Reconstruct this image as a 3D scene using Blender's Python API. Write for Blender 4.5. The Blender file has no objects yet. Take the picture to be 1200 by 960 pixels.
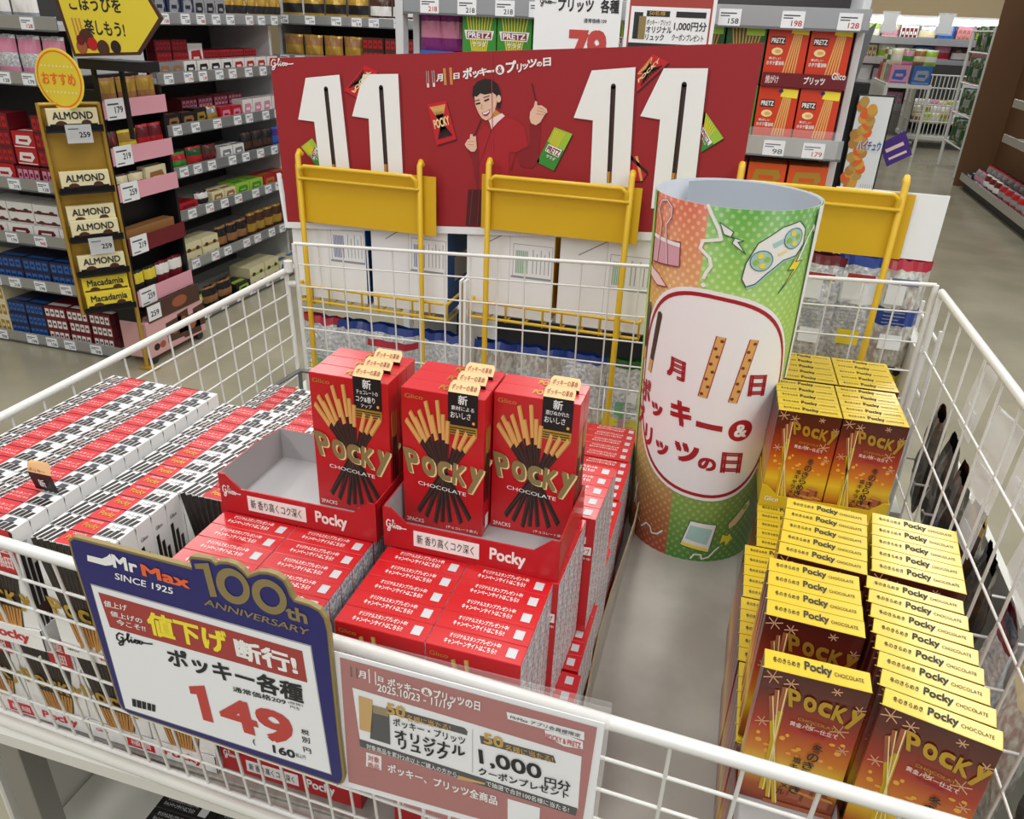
import bpy, bmesh, math, random
from mathutils import Vector, Matrix
random.seed(11)
SC = bpy.context.scene
COL = SC.collection
PI = math.pi
# ------------------------------------------------------------------ camera
cd = bpy.data.cameras.new('camera'); cam = bpy.data.objects.new('camera', cd); COL.objects.link(cam)
cd.sensor_width = 36.0; cd.lens = 914.865 / 1200 * 36.0; cd.clip_end = 60
_R = Vector((0.958875, 0.281313, 0.037710)); _U = Vector((-0.158504, 0.420521, 0.893330)); _F = Vector((-0.235448, 0.862569, -0.447816))
cam.matrix_world = Matrix(((_R.x, _U.x, -_F.x, 0.258833), (_R.y, _U.y, -_F.y, -0.429844), (_R.z, _U.z, -_F.z, 0.437648), (0, 0, 0, 1)))
SC.camera = cam
# ------------------------------------------------------------------ light
SC.view_settings.view_transform = 'Standard'; SC.view_settings.look = 'None'
SC.view_settings.gamma = 1.0; SC.view_settings.use_curve_mapping = False
SC.view_settings.exposure = -0.22
wd = bpy.data.worlds.new('world'); SC.world = wd; wd.use_nodes = True
wd.node_tree.nodes['Background'].inputs[0].default_value = (0.95, 0.97, 1.0, 1)
wd.node_tree.nodes['Background'].inputs[1].default_value = 0.30
def area(name, x, y, z, sx, sy, power):
    l = bpy.data.lights.new(name, 'AREA'); l.shape = 'RECTANGLE'; l.size = sx; l.size_y = sy; l.energy = power
    l.color = (1.0, 0.98, 0.94)
    o = bpy.data.objects.new(name, l); COL.objects.link(o); o.location = (x, y, z)
for x, y in [(-2.0, .2), (-2.0, 2.7), (-.3, .6), (-.3, 3.2), (1.4, .2), (1.4, 2.6), (3.0, 1.0), (3.0, 4.0), (1.6, 6.2), (1.9, 9.4), (1.5, 12.0), (3.4, 12.0),  # farthest pair is fill, added to brighten the far aisle
             (-1.4, -1.9), (.3, -2.2), (2.0, -1.9), (-1.4, -4.6), (.3, -4.9), (2.0, -4.6)]:  # fill lamps behind the camera, added to light front faces and lower shelf
    area('ceiling_and_fill_lamp', x, y, 1.85, 0.3, 2.2, 27)
# ------------------------------------------------------------------ materials
def lin(h):
    h = h.lstrip('#'); c = [int(h[i:i+2], 16) / 255 for i in (0, 2, 4)]
    return tuple(x / 12.92 if x <= 0.04045 else ((x + 0.055) / 1.055) ** 2.4 for x in c) + (1,)
PAL = {  # name: (hex, roughness, metallic, coat)
 'white': ('f2f2ef', .5, 0, 0), 'paper': ('eef0f2', .55, 0, 0), 'ink': ('262829', .6, 0, 0), 'black': ('121113', .45, 0, 0), 'red': ('c3141d', .32, 0, .3),
 'redlip': ('b8141f', .4, 0, .2), 'redart': ('c8202a', .4, 0, 0), 'choc': ('2a1a17', .5, 0, 0), 'chochi': ('4d3630', .5, 0, 0), 'tan': ('e0ab62', .5, 0, 0), 'tand': ('c58a42', .5, 0, 0),
 'gold': ('8d7c4e', .45, 0, 0), 'goldfoil': ('c8a23c', .28, .55, 0), 'goldedge': ('f0dda0', .4, 0, 0), 'orange': ('f0682a', .5, 0, 0), 'yellow': ('f5e23c', .5, 0, 0), 'signred': ('c0453f', .55, 0, 0),
 'bandred': ('a6403a', .6, 0, 0), 'navy': ('201f6a', .5, 0, .1), 'cgold': ('c9a052', .5, 0, 0), 'banner': ('9c1c24', .6, 0, 0), 'poly': ('eceef0', .6, 0, 0),
 'skin': ('e6bda6', .6, 0, 0), 'hair': ('1f1714', .6, 0, 0), 'knit': ('a91d27', .7, 0, 0), 'knitd': ('861820', .7, 0, 0), 'skirt': ('4c161b', .7, 0, 0), 'lips': ('a83340', .6, 0, 0),
 'wire': ('dededa', .35, 0, .2), 'wiregrey': ('76787a', .4, .5, 0), 'yframe': ('d9b020', .4, 0, .2), 'ycard': ('d6ab10', .55, 0, 0), 'traygrey': ('a9a9aa', .6, 0, 0), 'kraft': ('a08a68', .8, 0, 0),
 'boardgrey': ('a3a099', .45, 0, .1), 'apron': ('d9d8d0', .45, 0, .1), 'leg': ('8f8d86', .4, .3, 0), 'yel': ('d2b529', .3, 0, .35), 'yeld': ('c9a80f', .4, 0, .1), 'brown': ('5a2617', .35, 0, .3), 'bokeh': ('e8a840', .4, 0, 0),
 'snow': ('d8a884', .5, 0, 0), 'caramel': ('a1593a', .45, 0, 0), 'carameld': ('7c3d24', .45, 0, 0), 'pinkw': ('f3d6d2', .5, 0, 0), 'wbox': ('efeeec', .32, 0, .25), 'sideg': ('c2c3c6', .45, 0, .1),
 'steel': ('c4c7c9', .28, .75, 0), 'shelfwhite': ('d8dadb', .4, .2, 0), 'shelfdark': ('3a3838', .6, 0, 0), 'tag': ('eef0f3', .5, 0, 0), 'tagpink': ('e3a2b0', .55, 0, 0), 'tagink': ('4a4c55', .6, 0, 0),
 'g_black': ('1b191b', .4, 0, .1), 'g_navy': ('1d2448', .35, 0, .2), 'g_maroon': ('6d1420', .35, 0, .2), 'g_red': ('b81824', .35, 0, .2), 'g_pink': ('d78aa6', .35, 0, .2), 'g_cream': ('e3d9b0', .4, 0, .1), 'g_green': ('3c8f34', .35, 0, .2),
 'g_dkgreen': ('1f5426', .35, 0, .2), 'g_lime': ('9ec53c', .35, 0, .2), 'g_white': ('e8e6e2', .35, 0, .2), 'g_brown': ('4b2b20', .35, 0, .2), 'g_ltbrown': ('9a6b3e', .4, 0, .1), 'g_purple': ('8a2a78', .35, 0, .2), 'g_blue': ('2a63b0', .35, 0, .2),
 'g_gold': ('b8923a', .3, .3, .1), 'g_silver': ('b9bcc2', .25, .6, 0), 'g_yellow': ('e3cc3a', .35, 0, .2), 'g_orange': ('d9541f', .35, 0, .2), 'g_violet': ('4b2a86', .35, 0, .1), 'g_teal': ('1f5a52', .35, 0, .2),
 'bagblue': ('1f3f96', .3, 0, .4), 'bagred': ('b3283c', .3, 0, .4), 'carton': ('eff0f2', .6, 0, 0), 'cartblue': ('164a8c', .5, 0, .1), 'cartyel': ('c9a21c', .5, 0, .1), 'line': ('9a9da3', .6, 0, 0), 'bcgreen': ('6fae7c', .6, 0, 0), 'bcblue': ('6672a8', .6, 0, 0),
 'pretzlabel': ('8e1f2c', .4, 0, 0), 'peach': ('eec08a', .5, 0, 0), 'stickblack': ('1c1713', .4, 0, .1), 'oval': ('f3f3f4', .4, 0, .1), 'ovalred': ('a81c26', .5, 0, 0), 'padblue': ('a9d2cf', .5, 0, 0), 'padline': ('2d5a56', .5, 0, 0), 'clip': ('dba4b4', .5, 0, 0), 'clipline': ('8c3a4a', .5, 0, 0),
 'rollinshade': ('aeb4bc', .6, 0, 0), 'pzred': ('cf3a1c', .35, 0, .2), 'beige': ('dcc59a', .6, 0, 0), 'wallbrown': ('6b4a2c', .6, 0, 0), 'wheel': ('2a2a2b', .5, 0, 0), 'pinkpanel': ('dba9a8', .5, 0, 0),  # inside of the roll: paper back with interior shade put into its grey
}
MATS = {}
def nm(name):
    m = bpy.data.materials.new(name); m.use_nodes = True
    return m, m.node_tree, m.node_tree.nodes['Principled BSDF']
def M(k):
    if k in MATS: return MATS[k]
    h, r, me, co = PAL[k]
    m, nt, b = nm(k)
    b.inputs['Base Color'].default_value = lin(h); b.inputs['Roughness'].default_value = r
    b.inputs['Metallic'].default_value = me; b.inputs['Coat Weight'].default_value = co; b.inputs['Coat Roughness'].default_value = .12
    MATS[k] = m
    return m
def noise_mat(k, c1, c2, scale, rough, lo=.4, hi=.6, detail=4, stretch=(1, 1, 1), coat=0, metallic=0, bump=0):
    m, nt, b = nm(k)
    tc = nt.nodes.new('ShaderNodeTexCoord'); mp = nt.nodes.new('ShaderNodeMapping'); mp.inputs['Scale'].default_value = stretch
    n = nt.nodes.new('ShaderNodeTexNoise'); n.inputs['Scale'].default_value = scale; n.inputs['Detail'].default_value = detail
    r = nt.nodes.new('ShaderNodeValToRGB'); r.color_ramp.elements[0].position = lo; r.color_ramp.elements[1].position = hi
    r.color_ramp.elements[0].color = lin(c1); r.color_ramp.elements[1].color = lin(c2)
    nt.links.new(tc.outputs['Object'], mp.inputs['Vector']); nt.links.new(mp.outputs['Vector'], n.inputs['Vector'])
    nt.links.new(n.outputs['Fac'], r.inputs['Fac']); nt.links.new(r.outputs['Color'], b.inputs['Base Color'])
    b.inputs['Roughness'].default_value = rough; b.inputs['Coat Weight'].default_value = coat; b.inputs['Metallic'].default_value = metallic
    if bump:
        bp = nt.nodes.new('ShaderNodeBump'); bp.inputs['Strength'].default_value = bump; bp.inputs['Distance'].default_value = .01
        nt.links.new(n.outputs['Fac'], bp.inputs['Height']); nt.links.new(bp.outputs['Normal'], b.inputs['Normal'])
    MATS[k] = m
def ramp_z(k, stops, rough, coat=.3, z0=0., z1=.143):
    m, nt, b = nm(k)
    tc = nt.nodes.new('ShaderNodeTexCoord'); s = nt.nodes.new('ShaderNodeSeparateXYZ'); mr = nt.nodes.new('ShaderNodeMapRange')
    mr.inputs['From Min'].default_value = z0; mr.inputs['From Max'].default_value = z1
    r = nt.nodes.new('ShaderNodeValToRGB')
    nt.links.new(tc.outputs['Object'], s.inputs[0]); nt.links.new(s.outputs['Z'], mr.inputs['Value']); nt.links.new(mr.outputs['Result'], r.inputs['Fac'])
    el = r.color_ramp.elements
    el[0].position, el[0].color = stops[0][0], lin(stops[0][1]); el[1].position, el[1].color = stops[-1][0], lin(stops[-1][1])
    for p, c in stops[1:-1]:
        e = el.new(p); e.color = lin(c)
    nt.links.new(r.outputs['Color'], b.inputs['Base Color'])
    b.inputs['Roughness'].default_value = rough; b.inputs['Coat Weight'].default_value = coat
    MATS[k] = m
    return m, nt, b, r, tc
noise_mat('floorm', '948f7a', 'a49e89', 3.0, .18, .35, .65, 5)
noise_mat('infoside', '8d919a', 'd6d7da', 260, .45, .42, .58, 2, (.3, 1, 1), .1)
noise_mat('silverbag', 'b0b4bb', 'eef0f3', 150, .3, .35, .65, 6, (1, 1, 1), .3, .35, .35)
noise_mat('printbag', 'b0a09a', 'd5dcd2', 140, .3, .4, .6, 5, (1, 1, .5), .3, 0, .2)
noise_mat('greenbag', '1d3a1c', '9fb28a', 45, .35, .45, .7, 5, (1, 1, 1), .2, 0, .2)
noise_mat('darkbag', '171311', '5a4130', 30, .3, .45, .75, 5, (1, 1, 1), .3, 0, .2)
noise_mat('boardtop', '98958d', 'aeaba3', 9, .38, .35, .65, 5)
ramp_z('winter', [(.0, '7a2c14'), (.13, 'a8511c'), (.3, 'e0bd2c'), (.42, 'cf7a22'), (.6, 'a8341c'), (.85, '5c2016'), (1, '451a14')], .3, .35)
def clear_mat(k, alpha, col='ffffff', rough=.12):
    m, nt, b = nm(k)
    b.inputs['Base Color'].default_value = lin(col); b.inputs['Roughness'].default_value = rough; b.inputs['Alpha'].default_value = alpha
    MATS[k] = m
clear_mat('clear', .09); clear_mat('clearfrost', .4, 'f4f6f8', .25)
def cyl_mat():   # printed paper roll: orange to green field with pale dots
    m, nt, b = nm('rollprint')
    tc = nt.nodes.new('ShaderNodeTexCoord'); s = nt.nodes.new('ShaderNodeSeparateXYZ'); nt.links.new(tc.outputs['UV'], s.inputs[0])
    def ramp(stops):
        r = nt.nodes.new('ShaderNodeValToRGB'); el = r.color_ramp.elements
        el[0].position, el[0].color = stops[0][0], lin(stops[0][1]); el[1].position, el[1].color = stops[-1][0], lin(stops[-1][1])
        for p, c in stops[1:-1]:
            el.new(p).color = lin(c)
        nt.links.new(s.outputs['Y'], r.inputs['Fac']); return r
    ro = ramp([(0, 'a8432e'), (.22, 'a8834e'), (.45, 'a5a35c'), (.72, 'b58a4c'), (1, 'b04a2c')])
    rg = ramp([(0, '4d8a38'), (.22, '7f9a4a'), (.45, '9eae5c'), (.72, '8fae48'), (1, '4a8a2e')])
    st = nt.nodes.new('ShaderNodeMapRange'); st.inputs['From Min'].default_value = .385; st.inputs['From Max'].default_value = .4
    nt.links.new(s.outputs['X'], st.inputs['Value'])
    mx = nt.nodes.new('ShaderNodeMix'); mx.data_type = 'RGBA'
    nt.links.new(st.outputs['Result'], mx.inputs['Factor']); nt.links.new(ro.outputs['Color'], mx.inputs['A']); nt.links.new(rg.outputs['Color'], mx.inputs['B'])
    mp = nt.nodes.new('ShaderNodeMapping'); mp.inputs['Rotation'].default_value = (0, 0, PI / 4); mp.inputs['Scale'].default_value = (30, 60, 1)
    vo = nt.nodes.new('ShaderNodeTexVoronoi'); vo.inputs['Randomness'].default_value = 0; vo.inputs['Scale'].default_value = 1; vo.voronoi_dimensions = '2D'
    sc = nt.nodes.new('ShaderNodeMapping'); sc.inputs['Scale'].default_value = (1, .9, 1)
    nt.links.new(tc.outputs['UV'], sc.inputs['Vector']); nt.links.new(sc.outputs['Vector'], mp.inputs['Vector']); nt.links.new(mp.outputs['Vector'], vo.inputs['Vector'])
    dr = nt.nodes.new('ShaderNodeMapRange'); dr.inputs['From Min'].default_value = .3; dr.inputs['From Max'].default_value = .22; dr.inputs['To Max'].default_value = .16
    nt.links.new(vo.outputs['Distance'], dr.inputs['Value'])
    m2 = nt.nodes.new('ShaderNodeMix'); m2.data_type = 'RGBA'; m2.inputs['B'].default_value = lin('f4efc0')
    nt.links.new(dr.outputs['Result'], m2.inputs['Factor']); nt.links.new(mx.outputs['Result'], m2.inputs['A'])
    nt.links.new(m2.outputs['Result'], b.inputs['Base Color']); b.inputs['Roughness'].default_value = .4
    MATS['rollprint'] = m
cyl_mat()
def get(k): return MATS[k] if k in MATS else M(k)
# ------------------------------------------------------------------ helpers
E = .00022
class MB:
    def __init__(s): s.v = []; s.f = []; s.mi = []; s.mats = []; s.sm = []
    def add(s, vs, fs, mat, smooth=False):
        if mat not in s.mats: s.mats.append(mat)
        k = s.mats.index(mat); o = len(s.v)
        s.v.extend([tuple(p) for p in vs])
        for f in fs:
            s.f.append([o + i for i in f]); s.mi.append(k); s.sm.append(smooth)
        return s
    def box(s, x0, x1, y0, y1, z0, z1, mat, faces=None, bev=0):
        if bev:
            bm = bmesh.new(); bmesh.ops.create_cube(bm, size=1)
            for q in bm.verts: q.co = Vector(((x0 + x1) / 2 + q.co.x * (x1 - x0), (y0 + y1) / 2 + q.co.y * (y1 - y0), (z0 + z1) / 2 + q.co.z * (z1 - z0)))
            bmesh.ops.bevel(bm, geom=bm.edges[:], offset=bev, segments=1, affect='EDGES')
            bm.verts.index_update()
            vs = [q.co.copy() for q in bm.verts]
            for f in bm.faces:
                n = f.normal; mt = mat
                if faces:
                    k = max((('-x', -n.x), ('+x', n.x), ('-y', -n.y), ('+y', n.y), ('-z', -n.z), ('+z', n.z)), key=lambda a: a[1])[0]
                    mt = faces.get(k, mat)
                s.add([vs[q.index] for q in f.verts], [range(len(f.verts))], mt)
            bm.free(); return s
        V = [(x0, y0, z0), (x1, y0, z0), (x1, y1, z0), (x0, y1, z0), (x0, y0, z1), (x1, y0, z1), (x1, y1, z1), (x0, y1, z1)]
        FS = {'-z': (3, 2, 1, 0), '+z': (4, 5, 6, 7), '-y': (0, 1, 5, 4), '+x': (1, 2, 6, 5), '+y': (2, 3, 7, 6), '-x': (3, 0, 4, 7)}
        for k, f in FS.items(): s.add([V[i] for i in f], [(0, 1, 2, 3)], (faces or {}).get(k, mat))
        return s
    def sweep(s, pts, r, mat, n=6, closed=False):
        P = [Vector(p) for p in pts]; N = len(P); rings = []
        prev = None
        for i in range(N):
            if closed: t = (P[(i + 1) % N] - P[i - 1]).normalized()
            else: t = (P[min(i + 1, N - 1)] - P[max(i - 1, 0)]).normalized()
            if prev is None:
                a = Vector((0, 0, 1)) if abs(t.z) < .9 else Vector((1, 0, 0)); u = t.cross(a).normalized()
            else:
                u = (prev - t * prev.dot(t)).normalized()
            prev = u; w = t.cross(u)
            rings.append([P[i] + (u * math.cos(2 * PI * k / n) + w * math.sin(2 * PI * k / n)) * r for k in range(n)])
        vs = [p for rg in rings for p in rg]; fs = []
        for i in range(N if closed else N - 1):
            j = (i + 1) % N
            for k in range(n): fs.append((i * n + k, i * n + (k + 1) % n, j * n + (k + 1) % n, j * n + k))
        s.add(vs, fs, mat, True)
        if not closed: s.add(rings[0][::-1] + rings[-1], [tuple(range(n)), tuple(range(n, 2 * n))], mat)
        return s
    def disc(s, c, r, mat, n=16, ax='y', h=.001):
        vs = []
        for k in (0, 1):
            for i in range(n):
                a = 2 * PI * i / n; u, w = r * math.cos(a), r * math.sin(a); q = (k - .5) * h
                vs.append({'y': (c[0] + u, c[1] + q, c[2] + w), 'z': (c[0] + u, c[1] + w, c[2] + q), 'x': (c[0] + q, c[1] + u, c[2] + w)}[ax])
        s.add(vs, [tuple(range(n)), tuple(range(2 * n - 1, n - 1, -1))] + [(i, (i + 1) % n, n + (i + 1) % n, n + i) for i in range(n)], mat)
        return s
    def mesh(s, name):
        me = bpy.data.meshes.new(name); me.from_pydata(s.v, [], s.f)
        for k in s.mats: me.materials.append(get(k))
        me.polygons.foreach_set('material_index', s.mi); me.polygons.foreach_set('use_smooth', s.sm); me.update()
        return me
    def build(s, name, parent=None, loc=(0, 0, 0), rz=0):
        return put(s.mesh(name), name, parent, loc, rz)
def put(me, name, parent=None, loc=(0, 0, 0), rz=0):
    o = bpy.data.objects.new(name, me); COL.objects.link(o); o.location = loc; o.rotation_euler = (0, 0, rz)
    if parent: o.parent = parent
    return o
def tag(o, label, cat, group=None):
    o['label'] = label; o['category'] = cat
    if group: o['group'] = group
    return o
def empty(name, loc, label, cat, group=None, rz=0):
    o = bpy.data.objects.new(name, None); COL.objects.link(o); o.location = loc; o.rotation_euler = (0, 0, rz); o.empty_display_size = .05
    return tag(o, label, cat, group)
def struct(o): o['kind'] = 'structure'; return o
TXT = {}
def text_geo(s, bold):
    k = (s, bold)
    if k not in TXT:
        c = bpy.data.curves.new('t', 'FONT'); c.body = s; c.resolution_u = 3; c.offset = .022 * bold
        o = bpy.data.objects.new('t', c); COL.objects.link(o)
        dg = bpy.context.evaluated_depsgraph_get(); me = bpy.data.meshes.new_from_object(o.evaluated_get(dg))
        vs = [(q.co.x, q.co.y) for q in me.vertices]; fs = [tuple(p.vertices) for p in me.polygons]
        bpy.data.objects.remove(o); bpy.data.curves.remove(c); bpy.data.meshes.remove(me)
        xs = [a for a, b in vs] or [0, 1]; ys = [b for a, b in vs] or [0, 1]
        TXT[k] = (vs, fs, min(xs), max(xs), min(ys), max(ys))
    return TXT[k]
class Art:
    """flat artwork printed on a face; F(u, v, n) gives the point n above the face"""
    def __init__(s, mb, F): s.mb = mb; s.F = F
    def poly(s, pts, mat, lay=1): s.mb.add([s.F(u, v, lay * E) for u, v in pts], [range(len(pts))], mat); return s
    def rect(s, u0, v0, u1, v1, mat, lay=1): return s.poly([(u0, v0), (u1, v0), (u1, v1), (u0, v1)], mat, lay)
    def circ(s, u, v, r, mat, lay=1, n=20, rv=None):
        return s.poly([(u + r * math.cos(2 * PI * i / n), v + (rv or r) * math.sin(2 * PI * i / n)) for i in range(n)], mat, lay)
    def line(s, p, q, w, mat, lay=1, w2=None):
        dx, dy = q[0] - p[0], q[1] - p[1]; L = math.hypot(dx, dy) or 1; nx, ny = -dy / L * w / 2, dx / L * w / 2; k = (w2 or w) / w
        return s.poly([(p[0] - nx, p[1] - ny), (q[0] - nx * k, q[1] - ny * k), (q[0] + nx * k, q[1] + ny * k), (p[0] + nx, p[1] + ny)], mat, lay)
    def path(s, pts, w, mat, lay=1, closed=False):
        P = list(pts) + ([pts[0]] if closed else [])
        for i in range(len(P) - 1):
            s.line(P[i], P[i + 1], w, mat, lay)
            s.circ(P[i][0], P[i][1], w / 2, mat, lay + .05, 8)
        return s
    def ringpoly(s, out, inn, mat, lay=1):
        n = len(out); s.mb.add([s.F(u, v, lay * E) for u, v in out] + [s.F(u, v, lay * E) for u, v in inn], [(i, (i + 1) % n, n + (i + 1) % n, n + i) for i in range(n)], mat); return s
    def tfit(s, t, bl, br, tl, mat, bold=0, lay=2):
        vs, fs, x0, x1, y0, y1 = text_geo(t, 0); k = bold * .019
        for ci, (dx, dy) in enumerate(((-k, -k), (k, -k), (-k, k), (k, k)) if k else ((0, 0),)):
            out = []
            for x, y in vs:
                a = (x + dx - x0 + k) / (x1 - x0 + 2 * k); b = (y + dy - y0 + k) / max(y1 - y0 + 2 * k, 1e-6)
                out.append(s.F(bl[0] + a * (br[0] - bl[0]) + b * (tl[0] - bl[0]), bl[1] + a * (br[1] - bl[1]) + b * (tl[1] - bl[1]), (lay + .16 * ci) * E))
            s.mb.add(out, fs, mat)
        return s
    def tbox(s, t, u0, v0, u1, v1, mat, bold=0, lay=2, rise=0): return s.tfit(t, (u0, v0), (u1, v0 + rise), (u0, v1), mat, bold, lay)
def scaled(P, k=.001): return [(a * k, b * k) for a, b in P]
GL = [[(.2,.85),(.1,.95),(.02,.75),(.02,.45),(.1,.3),(.18,.4),(.19,.62),(.12,.6)],[(.19,.62),(.2,.3),(.16,.05),(.08,.0),(.06,.15),(.2,.35),(.32,.6),(.37,.95),(.33,.98),(.31,.6),(.34,.32),(.42,.55),(.43,.32),(.5,.4),(.58,.55),(.52,.58),(.49,.4),(.56,.3),(.68,.5),(.62,.55),(.6,.38),(.68,.3),(.74,.42),(.7,.54)],[(.74,.42),(.86,.4),(1.0,.42)],[(.43,.70),(.435,.72)]]
def script(A, bl, br, tl, mat, wd, lay=3):
    f = lambda p: (bl[0] + p[0] * (br[0] - bl[0]) + p[1] * (tl[0] - bl[0]), bl[1] + p[0] * (br[1] - bl[1]) + p[1] * (tl[1] - bl[1]))
    for n, s in enumerate(GL): A.path([f(p) for p in s], wd, mat, lay + .1 * n)
ORD = 'zeroth first second third fourth fifth sixth seventh eighth ninth tenth eleventh twelfth thirteenth fourteenth fifteenth sixteenth seventeenth eighteenth nineteenth twentieth'.split()
def od(n): return ORD[n] if n < len(ORD) else '%dth' % n
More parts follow.
